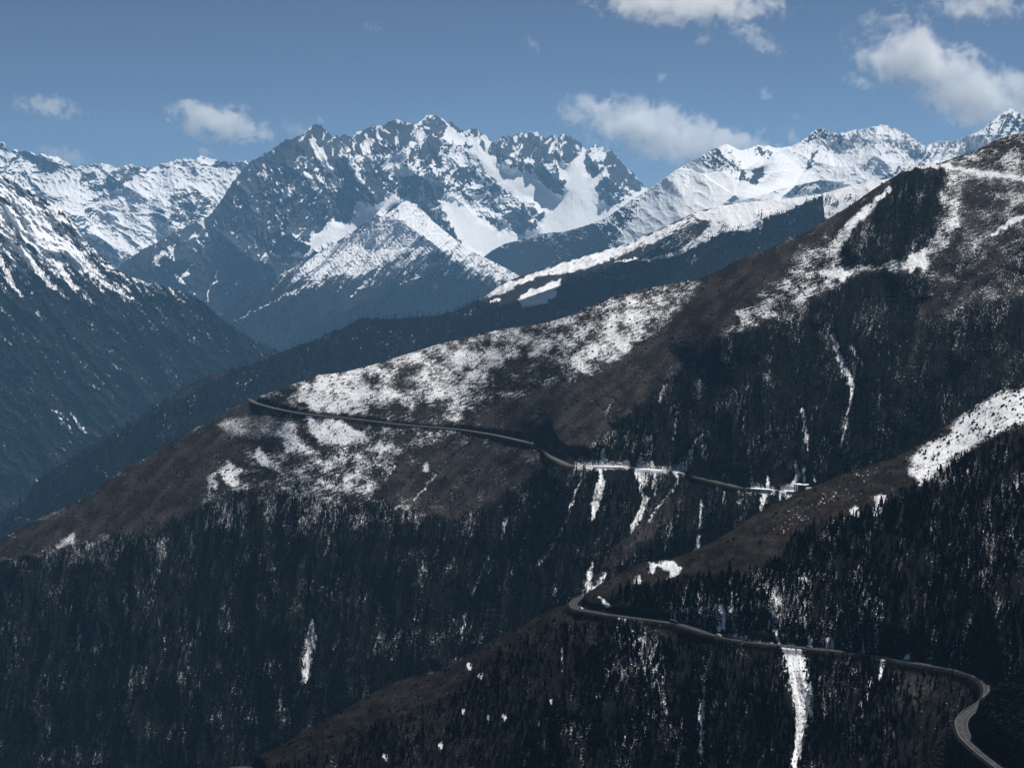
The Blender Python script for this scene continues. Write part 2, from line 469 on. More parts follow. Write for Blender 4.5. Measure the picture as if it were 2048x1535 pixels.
def paint2(L):
    X, Y = L.PX, L.PY
    F = Field(X, Y, 5, 2, 22)
    v = np.full(X.shape, 0.50)
    def put(poly, a, f=6, k=1.0):
        nonlocal v
        q = F.poly(poly, f) * k; v = v * (1 - q) + a * q
    def ln(pts, a):
        nonlocal v
        q = F.line(pts); v = v * (1 - q) + a * q
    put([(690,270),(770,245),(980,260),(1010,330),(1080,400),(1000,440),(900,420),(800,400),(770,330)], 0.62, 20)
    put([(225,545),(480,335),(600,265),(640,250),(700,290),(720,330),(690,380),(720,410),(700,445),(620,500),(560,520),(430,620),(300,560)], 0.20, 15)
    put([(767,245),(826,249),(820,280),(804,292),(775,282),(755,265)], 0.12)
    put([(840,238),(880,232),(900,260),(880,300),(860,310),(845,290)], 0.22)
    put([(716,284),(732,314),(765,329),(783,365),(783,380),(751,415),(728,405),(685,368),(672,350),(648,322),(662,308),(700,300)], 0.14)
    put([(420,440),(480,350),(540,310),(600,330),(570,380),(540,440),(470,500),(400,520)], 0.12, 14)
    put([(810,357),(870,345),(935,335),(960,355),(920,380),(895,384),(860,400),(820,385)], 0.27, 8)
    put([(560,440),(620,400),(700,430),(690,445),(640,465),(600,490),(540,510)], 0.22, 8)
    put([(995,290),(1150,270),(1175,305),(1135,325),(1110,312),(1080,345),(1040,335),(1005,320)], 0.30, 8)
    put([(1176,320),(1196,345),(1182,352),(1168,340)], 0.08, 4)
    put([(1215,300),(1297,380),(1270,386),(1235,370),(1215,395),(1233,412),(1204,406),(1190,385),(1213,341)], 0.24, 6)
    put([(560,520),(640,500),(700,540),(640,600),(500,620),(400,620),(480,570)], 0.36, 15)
    # snowfields
    put(SF_TROUGH, 1.0, 4); put(SF_BIG, 1.02, 5)
    put([(1080,350),(1110,345),(1128,365),(1120,388),(1095,370)], 0.22, 4)
    put([(1184,306),(1207,306),(1210,322),(1195,325),(1185,315)], 1.0, 4)
    put([(765,329),(779,308),(804,329),(833,337),(830,347),(810,357),(773,347)], 0.95, 6)
    put([(892,314),(925,306),(951,325),(930,333),(902,331)], 0.95, 6)
    put([(640,335),(660,345),(680,375),(672,385),(650,375),(636,355)], 0.68, 6)
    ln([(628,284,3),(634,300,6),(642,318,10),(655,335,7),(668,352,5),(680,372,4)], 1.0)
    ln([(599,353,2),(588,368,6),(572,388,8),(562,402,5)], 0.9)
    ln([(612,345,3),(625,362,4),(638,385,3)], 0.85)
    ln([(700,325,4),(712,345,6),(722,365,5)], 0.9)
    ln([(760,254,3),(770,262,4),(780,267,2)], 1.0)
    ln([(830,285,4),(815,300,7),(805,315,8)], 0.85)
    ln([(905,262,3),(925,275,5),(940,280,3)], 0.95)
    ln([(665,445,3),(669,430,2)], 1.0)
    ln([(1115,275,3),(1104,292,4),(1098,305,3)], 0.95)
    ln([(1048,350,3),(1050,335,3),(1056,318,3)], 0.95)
    low = sstep(500, 600, Y + 0.10 * (700 - X)) 
    v -= 0.14 * (1 - sstep(5, 40, Y - interp(X, C2, 1))) * (1 - sstep(0.8, 0.95, v))
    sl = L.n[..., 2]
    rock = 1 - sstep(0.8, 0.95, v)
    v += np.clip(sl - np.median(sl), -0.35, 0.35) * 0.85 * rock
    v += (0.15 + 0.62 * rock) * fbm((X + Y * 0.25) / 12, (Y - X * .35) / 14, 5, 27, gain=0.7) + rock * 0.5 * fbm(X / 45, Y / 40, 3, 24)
    wxx = X + 10 * fbm(X / 30, Y / 30, 3, 211); wyy = Y + 10 * fbm(X / 30, Y / 30, 3, 212)
    c1_ = ridged((wxx - 0.55 * wyy) / 34, (wyy + 0.5 * wxx) / 120, 4, 213); c2_ = ridged((wxx + 0.75 * wyy) / 44, (wyy - 0.7 * wxx) / 100, 4, 214)
    v += rock * (1.05 * np.maximum(c1_, 0.9 * c2_) - 0.50)
    v += rock * 0.25 * fbm((X - Y * 0.6) / 5, (Y + X * .5) / 24, 3, 28)
    v = v * (1 - 0.5 * low) - 0.13 * low
    ln([(437,535,2),(430,560,3),(418,580,2.5),(414,600,2)], 0.8)
    ln([(560,595,2),(590,585,4),(610,578,2)], 0.7)
    for (a, b, c, d) in [(300,500,340,560),(330,520,390,590),(360,480,300,530),(480,560,440,600),(520,600,470,650),(640,560,560,620),(420,500,360,560)]:
        q = F.line([(a, b, 2), ((a + c) / 2, (b + d) / 2, 5), (c, d, 2)]); v += 0.35 * q
    g = mixc(ROCK, ROCK_W, sstep(-0.3, 0.4, fbm(X / 25, Y / 20, 4, 29)))
    g = mixc(g, SCRUB, low * 0.9)
    v += low * (0.35 * fbm((X + 0.8 * Y) / 9, (Y - 0.8 * X) / 70, 4, 241) + 0.2 * fbm(X / 40, Y / 40, 3, 242) + 0.05)
    g = g * (1 + 0.6 * low * fbm((X + 0.8 * Y) / 14, (Y - 0.8 * X) / 90, 3, 243))[..., None]
    return v, g, v * 0

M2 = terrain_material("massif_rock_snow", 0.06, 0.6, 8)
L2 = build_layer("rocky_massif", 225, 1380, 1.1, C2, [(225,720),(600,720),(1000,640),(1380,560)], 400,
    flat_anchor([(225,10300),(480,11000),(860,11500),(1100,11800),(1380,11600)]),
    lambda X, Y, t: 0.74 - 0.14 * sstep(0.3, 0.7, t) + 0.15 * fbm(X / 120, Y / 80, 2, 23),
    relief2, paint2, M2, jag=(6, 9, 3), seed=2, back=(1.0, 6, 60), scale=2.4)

# =================================================================== L2b: the pyramid shaped hill in front of the massif
C2B = [(395,660),(440,632),(480,598),(520,572),(560,550),(590,533),(620,516),(660,492),(700,466),(740,445),(770,430),(790,416),(805,404),(813,401),(822,405),(835,409),(850,425),(868,444),(885,458),(905,474),(925,490),(950,505),(980,520),(1010,535),(1040,552),(1075,566),(1120,585)]
def relief2b(L, D):
    X, Y = L.PX, L.PY
    wx = X + 8 * fbm(X / 40, Y / 40, 2, 131)
    R = 75 * ridged((X + 0.75 * Y) / 60, (Y - 0.75 * X) / 260, 5, 121) + 12 * ridged(X / 8, Y / 10, 3, 126)
    R += 0.6 * tent(wx, Y, [(813,402,60,90),(800,440,240,110),(870,490,380,110),(830,540,300,110),(740,600,250,120),(640,650,200,120)])
    R += 0.6 * tent(wx, Y, [(870,488,80,60),(910,525,160,70),(960,560,180,80),(1010,600,150,80)])
    R += 0.6 * tent(wx, Y, [(840,490,100,70),(790,560,200,90),(700,620,200,100)])
    return R
def paint2b(L):
    X, Y = L.PX, L.PY
    F = Field(X, Y, 5, 12, 22)
    v = np.full(X.shape, 0.43)
    def put(poly, a, f=8):
        nonlocal v
        q = F.poly(poly, f); v = v * (1 - q) + a * q
    put([(813,400),(850,425),(905,474),(1000,530),(1080,566),(1040,580),(960,545),(900,510),(870,488),(840,470),(815,450),(800,425)], 0.80)
    put([(813,402),(800,425),(790,470),(740,500),(640,560),(580,560),(620,518),(740,445)], 0.72)
    put([(825,485),(865,482),(880,495),(850,510),(825,500)], 0.98, 4)
    put([(800,440),(840,475),(820,500),(780,520),(700,560),(680,540),(740,490)], 0.70)
    low = sstep(-40, 40, (Y - (566 + 0.08 * np.abs(X - 830))) )
    v += 0.30 * fbm((X + 0.85 * Y) / 9, (Y - 0.85 * X) / 60, 4, 127) * 1.5
    v += 0.30 * fbm(X / 7, Y / 7, 4, 128, gain=.7)
    v = v - 0.42 * low + 0.25 * low * fbm(X / 30, Y / 30, 3, 129)
    for pts in ([(560,595,3),(600,580,5),(650,555,2)], [(470,640,2),(540,605,3),(560,598,2)], [(880,520,3),(840,550,4),(800,570,2)],
                [(870,573,3),(874,577,3)], [(940,530,3),(990,560,4),(1020,585,2)], [(740,560,3),(700,590,3)]):
        q = F.line(pts); v = np.maximum(v, 0.75 * q * (0.7 + 0.6 * fbm(X / 6, Y / 6, 2, 5)))
    g = mixc(ROCK_W, SCRUB, sstep(-20, 60, Y - 520))
    return v, g, v * 0
M2B = terrain_material("pyramid_hill_ground", 0.07, 0.8, 6)
L2B = build_layer("pyramid_hill", 395, 1120, 1.1, C2B, [(395,760),(700,740),(1120,680)], 260,
    flat_anchor([(395,8900),(813,9700),(1120,9000)]),
    lambda X, Y, t: 0.72 + 0.15 * fbm(X / 80, Y / 80, 2, 123), relief2b, paint2b, M2B, jag=(1.6, 14, 3), seed=12, back=(0.7, 6, 40), scale=2.35)

# =================================================================== L5: snow range on the right
C5 = [(960,520),(985,500),(1010,487),(1040,480),(1070,470),(1090,466),(1130,463),(1165,453),(1195,443),(1210,436),(1235,420),(1262,400),(1290,383),(1310,370),(1330,356),(1350,341),(1380,324),(1400,313),(1415,305),(1430,296),(1445,290),(1456,288),(1465,293),(1475,299),(1485,301),(1492,298),(1502,296),(1510,292),(1518,290),(1526,293),(1535,291),(1550,296),(1562,295),(1585,291),(1600,284),(1612,276),(1622,266),(1632,259),(1642,256),(1652,259),(1660,265),(1675,266),(1690,264),(1700,261),(1715,259),(1730,258),(1745,254),(1755,252),(1765,249),(1775,251),(1783,258),(1790,256),(1800,262),(1815,268),(1830,279),(1845,290),(1853,291),(1865,286),(1880,282),(1895,283),(1910,281),(1925,275),(1945,268),(1960,262),(1972,252),(1982,243),(1992,236),(2002,228),(2012,221),(2022,217),(2032,222),(2045,231),(2075,245),(2160,270),(2300,215),(2450,260),(2700,190),(3000,230)]
def relief5(L, D):
    X, Y = L.PX, L.PY
    wx = X + 10 * fbm(X / 50, Y / 50, 2, 231)
    R = 70 * ridged((wx - 0.3 * Y) / 130, Y / 120, 6, 221)
    crr = np.clip(1 - (Y - interp(X, C5, 1)) / 110, 0, 1)
    R += 60 * crr * ridged((X + 0.35 * Y) / 22, Y / 90, 4, 226) * sstep(1560, 1640, X)
    R += 12 * ridged(X / 9, Y / 12, 3, 227) * (0.1 + crr)
    R += tent(wx, Y, [(1456,288,160,130),(1480,340,520,150),(1470,390,720,160),(1400,440,760,180),(1300,520,600,160)])
    R += tent(wx, Y, [(1518,292,80,40),(1528,330,150,45)])
    R += tent(wx, Y, [(1642,256,80,60),(1625,320,200,60),(1590,370,260,60),(1560,400,200,60)])
    R += tent(wx, Y, [(1770,250,60,70),(1760,320,150,90),(1740,350,120,90)])
    R += tent(wx, Y, [(1490,400,60,50),(1560,378,100,50),(1640,360,110,60),(1680,365,90,45),(1720,380,50,40)])
    R += tent(wx, Y, [(1560,300,-200,70),(1600,340,-250,60),(1570,380,-150,50)]) * 0.5
    R += tent(wx, Y, [(2022,217,60,60),(1990,270,160,60)])
    return R
def paint5(L):
    X, Y = L.PX, L.PY
    F = Field(X, Y, 4, 22, 20)
    v = np.full(X.shape, 0.93)
    def put(poly, a, f=5):
        nonlocal v
        q = F.poly(poly, f); v = v * (1 - q) + a * q
    hill = F.poly([(950,510),(1040,478),(1130,460),(1200,440),(1262,400),(1300,375),(1310,395),(1270,440),(1230,490),(1170,580),(950,640)], 14)
    v = v * (1 - hill) + 0.40 * hill
    face = F.poly([(1290,385),(1330,356),(1400,313),(1450,290),(1440,340),(1400,380),(1340,430),(1270,480),(1230,500),(1280,430)], 10); v = v * (1 - face) + 0.84 * face
    put([(1400,315),(1450,290),(1470,300),(1455,330),(1470,350),(1440,345),(1415,338)], 0.36)
    put([(1455,305),(1480,315),(1492,345),(1498,365),(1470,360),(1455,345)], 0.34)
    put([(1505,340),(1525,335),(1528,350),(1515,372),(1500,365)], 0.3)
    put([(1505,295),(1520,290),(1545,305),(1545,318),(1530,320),(1510,312)], 0.36)
    put([(1490,298),(1498,305),(1496,316),(1490,310)], 0.3)
    put([(1600,285),(1640,257),(1658,262),(1655,280),(1640,275),(1620,282),(1612,300),(1606,285)], 0.42)
    put([(1630,298),(1637,300),(1620,335),(1608,345),(1618,315)], 0.25, 3)
    put([(1660,265),(1700,262),(1690,285),(1670,290)], 0.6)
    put([(1700,262),(1775,250),(1848,292),(1820,320),(1790,318),(1760,305),(1740,300),(1700,290)], 0.80, 8)
    put([(1715,315),(1735,320),(1738,335),(1718,332)], 0.6)
    put([(1490,395),(1520,380),(1560,372),(1600,365),(1620,358),(1650,355),(1690,362),(1690,372),(1640,382),(1580,392)], 0.74)
    put([(1635,372),(1640,380),(1620,385)], 0.1, 3)
    put([(1740,375),(1790,338),(1810,335),(1790,350),(1760,362)], 0.3, 3)
    put([(1840,300),(1875,300),(1885,315),(1850,325),(1820,325)], 0.7)
    put([(1960,262),(2022,217),(2075,245),(2040,270),(2000,280)], 0.52)
    rock = 1 - sstep(0.75, 0.93, v)
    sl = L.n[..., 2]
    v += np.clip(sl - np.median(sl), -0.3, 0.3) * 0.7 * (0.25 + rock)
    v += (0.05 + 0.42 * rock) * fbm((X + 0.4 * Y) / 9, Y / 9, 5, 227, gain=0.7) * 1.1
    v += hill * 0.25 * fbm((X + 0.9 * Y) / 8, (Y - .9 * X) / 50, 3, 229)
    v -= hill * 0.25 * sstep(470, 560, Y)
    g = mixc(ROCK, ROCK_W, sstep(-0.3, 0.4, fbm(X / 25, Y / 20, 4, 229)))
    g = mixc(g, SCRUB, hill * 0.8)
    return v, g, v * 0
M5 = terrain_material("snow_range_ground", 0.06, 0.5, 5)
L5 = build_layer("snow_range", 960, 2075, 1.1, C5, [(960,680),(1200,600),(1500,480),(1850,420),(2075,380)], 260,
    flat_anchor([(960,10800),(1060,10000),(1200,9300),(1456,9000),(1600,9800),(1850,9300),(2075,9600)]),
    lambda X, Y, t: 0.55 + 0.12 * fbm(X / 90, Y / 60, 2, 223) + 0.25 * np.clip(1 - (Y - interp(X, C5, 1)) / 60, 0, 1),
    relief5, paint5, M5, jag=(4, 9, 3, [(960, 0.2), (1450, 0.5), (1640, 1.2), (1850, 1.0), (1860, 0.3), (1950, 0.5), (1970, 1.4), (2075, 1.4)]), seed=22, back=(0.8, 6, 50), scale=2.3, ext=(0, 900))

# =================================================================== L3: the long slope on the left
C3 = [(-900,60),(-400,230),(-30,335),(0,350),(20,358),(38,366),(60,375),(75,390),(95,402),(115,412),(128,425),(142,440),(158,462),(170,480),(190,500),(215,520),(235,540),(255,550),(280,560),(305,567),(335,572),(370,586),(405,602),(430,625),(470,655),(510,680),(550,697),(600,738),(680,800)]
def relief3(L, D):
    X, Y = L.PX, L.PY
    u = X - 1.15 * Y; w = Y + 0.9 * X
    R = 95 * ridged((X * 0.8 - Y * 0.75) / 80 + 0.3 * fbm(X / 90, Y / 90, 2, 5), (Y + X) / 380, 6, 321) + 22 * ridged((X - Y) / 30, (Y + X) / 70, 4, 322)
    R += 10 * ridged(X / 8, Y / 9, 3, 323)
    return R
def paint3(L):
    X, Y = L.PX, L.PY
    F = Field(X, Y, 6, 32, 22)
    h = Y - (545 + 0.10 * X)                       # below this the forest begins
    up = 1 - sstep(-60, 40, h + 25 * fbm((X - Y) / 40, (X + Y) / 160, 3, 33))
    v = 0.13 + 0.41 * up + 0.07 * (1 - sstep(0, 180, h))
    v += up * 0.22 * sstep(0, 180, 420 - Y + 0.0 * X)
    v += (0.35 + 0.45 * up) * fbm((X * 0.8 - Y * 0.75) / 10, (Y + X) / 60, 4, 331)*1.4
    v += 0.6 * fbm(X / 6, Y / 7, 4, 332, gain=0.7)
    sl = L.n[..., 2]; v += np.clip(sl - np.median(sl), -.3, .3) * 0.5 * up
    def ln(pts, a):
        nonlocal v
        q = F.line(pts); v = v * (1 - q) + (a + 0.4 * fbm(X / 5, Y / 5, 2, 7)) * q
    ln([(0,420,12),(40,450,14),(90,470,12),(130,500,8),(170,540,6)], 1.0)
    ln([(10,470,5),(60,520,7),(90,560,5),(140,600,3)], 0.9)
    ln([(60,460,6),(100,520,8),(150,570,5),(190,610,3)], 0.85)
    ln([(120,480,6),(160,520,7),(200,560,5),(260,600,3)], 0.85)
    ln([(0,520,5),(20,560,6),(40,590,3)], 0.8)
    ln([(255,545,5),(285,562,6),(330,590,3)], 0.75)
    ln([(0,375,9),(60,430,10),(110,450,8)], 0.95)
    for x, y in ((105,820),(140,825)):
        ln([(x,y,2),(x+18,y+20,3.5),(x+38,y+42,2)], 0.66)
    g = mixc(SCRUB * 0.9 + ROCK * 0.2, FLOOR * 1.3, 1 - up)
    return v, g, (1 - up) * 1.0
M3 = terrain_material("left_slope_ground", 0.16, 1.1, 5)
L3 = build_layer("left_mountain_slope", -30, 680, 1.2, C3, [(-30,1130),(300,960),(680,850)], 480,
    flat_anchor([(-30,8000),(250,7900),(680,7600)]),
    lambda X, Y, t: 0.66 + 0.1 * fbm(X / 100, Y / 80, 2, 333), relief3, paint3, M3, jag=(3.0, 14, 3), seed=32, back=(0.6, 6, 40), scale=1.9, ext=(900, 0))

# =================================================================== L4: middle ridge, snow meadow above, forest below
C4 = [(-900,1400),(-400,1250),(-30,1062),(0,1045),(50,1000),(78,958),(100,945),(150,912),(187,887),(200,880),(250,850),(300,820),(344,790),(380,768),(430,745),(470,736),(500,729),(560,705),(600,690),(640,675),(665,663),(690,655),(705,645),(715,638),(730,635),(760,637),(800,637),(830,634),(860,631),(885,628),(910,622),(935,610),(957,600),(980,584),(1003,567),(1026,557),(1060,545),(1096,534),(1140,520),(1188,506),(1220,497),(1258,486),(1285,472),(1309,462),(1340,448),(1367,435),(1385,427),(1406,420),(1440,412),(1484,405),(1543,400),(1582,396),(1641,388),(1700,372),(1750,362),(1789,355),(1830,350),(1880,348),(1950,345)]
EDGE4 = [(700,600),(910,600),(940,600),(985,606),(1035,618),(1060,615),(1110,600),(1124,558),(1160,550),(1210,535),(1258,522),(1309,520),(1359,508),(1387,494),(1418,475),(1453,464),(1484,463),(1500,464),(1524,452),(1527,436),(1582,420),(1613,404),(1645,392),(1650,440),(1680,436),(1700,420),(1705,395),(1740,400),(1800,380)]
def relief4(L, D):
    X, Y = L.PX, L.PY
    F = Field(X, Y, 2, 42, 20)
    R = 42 * ridged((X + 0.2 * Y) / 160, Y / 200, 5, 421) + 5 * ridged(X / 22, Y / 40, 4, 422)
    R += tent(X, Y, [(1400,430,40,60),(1340,470,110,70),(1280,515,130,60),(1150,560,140,60),(1040,600,130,60),(920,640,60,60)])
    R += 2.5 * ridged(X / 8, Y / 9, 3, 423)
    return R
def paint4(L):
    X, Y = L.PX, L.PY
    F = Field(X, Y, 3, 43, 16)
    e = interp(X, EDGE4, 1)
    up = 1 - sstep(-3, 3, F.WY - e + 9 * fbm(X / 12, Y / 12, 3, 47))
    up = up * sstep(900, 960, X)
    v = 0.14 + 0 * X
    big = up * sstep(1400, 1440, X + 0 * Y)
    v = np.maximum(v, big * 0.92)
    mid = F.poly([(1290,470),(1370,432),(1450,425),(1440,470),(1390,500),(1355,515),(1290,515)], 6)
    q = F.poly([(957,600),(1003,567),(1096,534),(1188,506),(1258,486),(1309,462),(1380,430),(1400,445),(1340,470),(1280,500),(1200,530),(1140,548),(1080,555),(1000,590)], 5)
    v = np.maximum(v, q * 0.66)
    q = F.poly([(1000,590),(1100,555),(1160,548),(1260,520),(1290,490),(1200,530),(1100,560)], 10); v = v * (1 - q) + 0.2 * q
    q = F.poly([(1290,515),(1320,480),(1380,440),(1400,470),(1380,492),(1330,505)], 16); v = v * (1 - q) + 0.40 * q
    q = F.line([(1300,519,2),(1359,505,4),(1400,480,7),(1440,455,9)]); v = v * (1 - q) + 1.0 * q
    q = F.line([(1230,523,1.5),(1258,520,2.5),(1300,519,2)]); v = v * (1 - q) + 0.8 * q
    q = F.poly([(1036,600),(1045,585),(1080,572),(1124,557),(1110,595),(1075,612),(1045,612)], 4); v = v * (1 - q) + 0.72 * q
    q = F.line([(982,602,3),(998,601,3)]); v = np.maximum(v, q * 0.95)
    q = F.poly([(1650,395),(1705,388),(1800,375),(1720,415),(1680,440),(1655,440)], 5); v = v * (1 - q) + 0.74 * q
    q = F.poly([(1380,428),(1484,408),(1500,425),(1440,435),(1400,440)], 5); v = v * (1 - q) + 0.80 * q
    solid = sstep(0.8, 0.95, v)
    terr = fbm((X + 0.5 * Y) / 14, (Y + 0.45 * X) / 4.0, 4, 431, gain=.65)
    v += (1 - solid * 0.75) * 0.45 * terr + (1 - solid * .8) * 0.2 * fbm(X / 5, Y / 5, 3, 433)
    fr = 1 - up
    fr = fr * (1 - F.poly([(1036,600),(1124,555),(1110,597),(1075,616),(1040,615)], 5))
    v += fr * (0.40 * fbm(X / 5, Y / 18, 4, 434) + 0.3 * fbm(X / 50, Y / 60, 3, 435))
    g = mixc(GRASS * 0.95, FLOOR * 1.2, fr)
    gg = F.poly([(340,795),(430,745),(470,738),(440,760),(400,775),(360,800)], 5)
    gg2 = F.line([(40,1010,3),(200,885,5),(340,800,6)])
    gg = np.maximum(gg, gg2 * 0.5)
    g = mixc(g, GRASS, gg)
    # isolated thickets on the snow
    for (x, y, r) in ((1452,455,6),(1478,456,7),(1655,402,7),(1672,406,5),(1668,412,5),(1660,430,6),(1700,398,6),(1525,432,5)):
        b = np.clip(1.3 - np.hypot((F.WX - x) / (r * 1.4), (F.WY - y) / r), 0, 1)
        fr = np.maximum(fr, b)
    v = np.where(fr > 0.75, np.minimum(v, 0.6), v)
    fr = fr * (1 - gg)
    return v, g, fr
M4 = terrain_material("middle_ridge_ground", 0.3, 1.1, 3)
def slope4(X, Y, t): return 0.50 + 0.2 * sstep(0.02, 0.3, t) + 0.08 * fbm(X / 100, Y / 80, 2, 444)
L4 = build_layer("middle_ridge", -30, 1950, 1.4, C4, [(-30,1180),(0,1180),(500,880),(900,760),(1250,660),(1600,560),(1950,470)], 230,
    flat_anchor([(-30,5150),(500,5500),(900,5800),(1250,6200),(1950,6600)]), slope4, relief4, paint4, M4, jag=(1.5, 14, 3), seed=42, back=(0.6, 6, 40), scale=1.75, ext=(900, 1000))

# =================================================================== roads (traced centre lines, z is nearly level)
def zroad(x, py):
    return -np.interp(x, [0, 510, 1080, 1142, 1600, 2048], [296, 300, 300, 313, 324, 328])
ROAD_C = [(497,797),(503,800),(512,805),(540,813),(580,822),(620,828),(660,832),(700,836),(750,842),(800,848),(860,853),(920,858),(960,864),(1000,871),(1040,880),(1070,887),(1086,892),(1094,901),(1104,912),(1120,921),(1137,929),(1160,932),(1200,933),(1260,934),(1300,939),(1345,941),(1372,943),(1395,952),(1420,959),(1450,966),(1480,973),(1515,977),(1560,980),(1595,983),(1630,986),(1700,993),(1800,1005),(2075,1040)]
ROAD_B = [(1188,1188),(1172,1190),(1158,1195),(1149,1202),(1146,1208),(1152,1214),(1165,1219),(1188,1223),(1215,1228),(1239,1231),(1275,1236),(1308,1240),(1355,1247),(1380,1254),(1401,1261),(1447,1273),(1480,1280),(1517,1285),(1563,1290),(1632,1297),(1702,1304),(1771,1314),(1841,1327),(1900,1337),(1935,1345),(1960,1355),(1974,1367),(1978,1382),(1972,1400)]
def lift(pts, z):
    P = np.array([(p[0], p[1]) for p in pts], float)
    l, w = ray(P[:, 0], P[:, 1])
    d = z / w
    return np.stack([l * d, d, np.ones_like(d) * z], -1)
def resample(P, step):
    # Catmull-Rom through the traced points, then even spacing
    Q = []
    n = len(P)
    for i in range(n - 1):
        p0, p1, p2, p3 = P[max(i - 1, 0)], P[i], P[i + 1], P[min(i + 2, n - 1)]
        for t in np.linspace(0, 1, 12, endpoint=False):
            Q.append(0.5 * ((2 * p1) + (-p0 + p2) * t + (2 * p0 - 5 * p1 + 4 * p2 - p3) * t * t + (-p0 + 3 * p1 - 3 * p2 + p3) * t ** 3))
    Q.append(P[-1]); Q = np.array(Q)
    s = np.concatenate([[0], np.cumsum(np.linalg.norm(np.diff(Q, axis=0), axis=1))])
    k = np.arange(0, s[-1], step)
    R = np.stack([np.interp(k, s, Q[:, j]) for j in range(3)], -1)
    for _ in range(int(6 / step) + 1):
        R[1:-1] = 0.25 * R[:-2] + 0.5 * R[1:-1] + 0.25 * R[2:]
    return R
def tilt(P, z0, z1):
    return P
def lift_var(pts, zf):
    P = np.array([(p[0], p[1]) for p in pts], float)
    l, w = ray(P[:, 0], P[:, 1]); z = zf(P[:, 0])
    d = z / w
    return np.stack([l * d, d, z], -1)
RC = resample(lift_var(ROAD_C, lambda x: -np.interp(x, [0, 510, 1080, 1142, 1600, 2048], [296, 300, 300, 313, 324, 328])), 3.0)
RB = resample(lift(ROAD_B, -322.0), 2.0)
# the near bend: continues the lower road behind the spur and swings back into view
ROAD_A = [(1990,1372),(1988,1384),(1978,1396),(1962,1409),(1944,1420),(1930,1432),(1924,1445),(1926,1460),(1934,1476),(1950,1492),(1968,1508),(1990,1525),(2010,1540),(2040,1562)]
RA = resample(lift(ROAD_A, -322.0), 2.0)

def carve(L, R, hw, blend=7.0, drop=0.35, only_near=60):
    P = L.P
    x0, x1 = R[:, 0].min() - 30, R[:, 0].max() + 30
    y0, y1 = R[:, 1].min() - 30, R[:, 1].max() + 30
    m = (P[..., 0] > x0) & (P[..., 0] < x1) & (P[..., 1] > y0) & (P[..., 1] < y1)
    m &= np.abs(P[..., 2] - R[:, 2].mean()) < 45
    idx = np.argwhere(m)
    Q = P[m]
    best = np.full(len(Q), 1e9); bz = np.zeros(len(Q))
    # coarse hashing along the road to stay fast
    for a in range(0, len(R) - 1, 12):
        seg = R[a:a + 13]
        cx, cy_ = seg[:, 0].mean(), seg[:, 1].mean()
        rad = 0.6 * np.linalg.norm(seg[-1, :2] - seg[0, :2]) + hw + blend + 8
        mm = np.hypot(Q[:, 0] - cx, Q[:, 1] - cy_) < rad
        if not mm.any(): continue
        d, par = seg_dist(Q[mm, 0], Q[mm, 1], [tuple(p[:2]) for p in seg])
        zz = np.interp(par, np.arange(len(seg)), seg[:, 2])
        o = best[mm]; k = d < o
        tmp = best[mm]; tmp[k] = d[k]; best[mm] = tmp
        tz = bz[mm]; tz[k] = zz[k]; bz[mm] = tz
    f = 1 - sstep(hw, hw + blend, best)
    tgt = bz - drop
    Z = Q[:, 2]
    Q[:, 2] = np.where(best < 1e8, Z * (1 - f) + tgt * f, Z)
    P[m] = Q
    rd = np.full(P.shape[:2], 1e3, np.float32); rd[m] = best
    L.road_d = rd if not hasattr(L, 'road_d') else np.minimum(L.road_d, rd)

# =================================================================== LC: the main ridge with the upper road
CC = [(-1100,1500),(-500,1330),(-30,1100),(0,1079),(60,1045),(110,1022),(156,1005),(190,980),(215,958),(260,932),(312,903),(350,880),(390,856),(440,830),(480,809),(497,799),(505,797),(523,791),(550,782),(585,769),(610,759),(637,749),(660,748),(690,743),(725,735),(760,725),(794,714),(830,703),(864,692),(910,680),(957,668),(1003,659),(1050,652),(1073,649),(1110,641),(1142,631),(1180,612),(1216,597),(1235,589),(1250,584),(1309,574),(1367,562),(1400,556),(1426,547),(1465,525),(1523,502),(1582,478),(1621,459),(1660,435),(1699,412),(1738,384),(1765,367),(1789,353),(1809,338),(1828,332),(1850,329),(1875,327),(1899,319),(1934,306),(1965,294),(1992,279),(2020,270),(2048,264),(2080,258),(2400,170),(2900,60),(3500,-20)]
def anchorC(X, c):
    pts = [(p[0], p[1]) for p in ROAD_C if p[0] >= 503]
    py = np.interp(X, [p[0] for p in pts], [p[1] for p in pts])
    z = -np.interp(X, [0, 510, 1080, 1142, 1600, 2048], [296, 300, 300, 313, 324, 328])
    l, w = ray(X, py)
    d = z / w
    left = X < 503
    d503 = float(np.interp(503, X, d))
    py = np.where(left, c, py)
    d = np.where(left, d503 - (503 - X) * 0.12, d)
    return py, d
FOREST_C = [([(1789,352),(1830,334),(1875,334),(1886,350),(1880,400),(1878,450),(1850,490),(1820,520),(1760,532),(1705,530),(1682,500),(1692,468),(1740,428),(1775,392)], 1.0),
            ([(1500,655),(1560,640),(1650,592),(1700,555),(1830,545),(1860,560),(1840,640),(1800,740),(1760,860),(1760,960),(1700,1010),(1640,1100),(1480,1150),(1100,1260),(900,1320),(450,1560),(-1000,1560),(-1000,1180),(40,1120),(150,1090),(300,1065),(400,1020),(440,985),(560,985),(700,1010),(800,1000),(900,1040),(1000,1000),(1060,950),(1140,925),(1180,900),(1230,850),(1290,800),(1380,720),(1440,680)], 1.0),
            ([(1840,640),(1900,620),(1980,600),(3200,560),(3200,900),(1760,960),(1760,860),(1800,740)], 0.8),
            ([(1130,960),(1250,960),(1400,980),(1500,1000),(1500,1160),(1150,1220),(1000,1240),(1000,1080)], 1.0)]
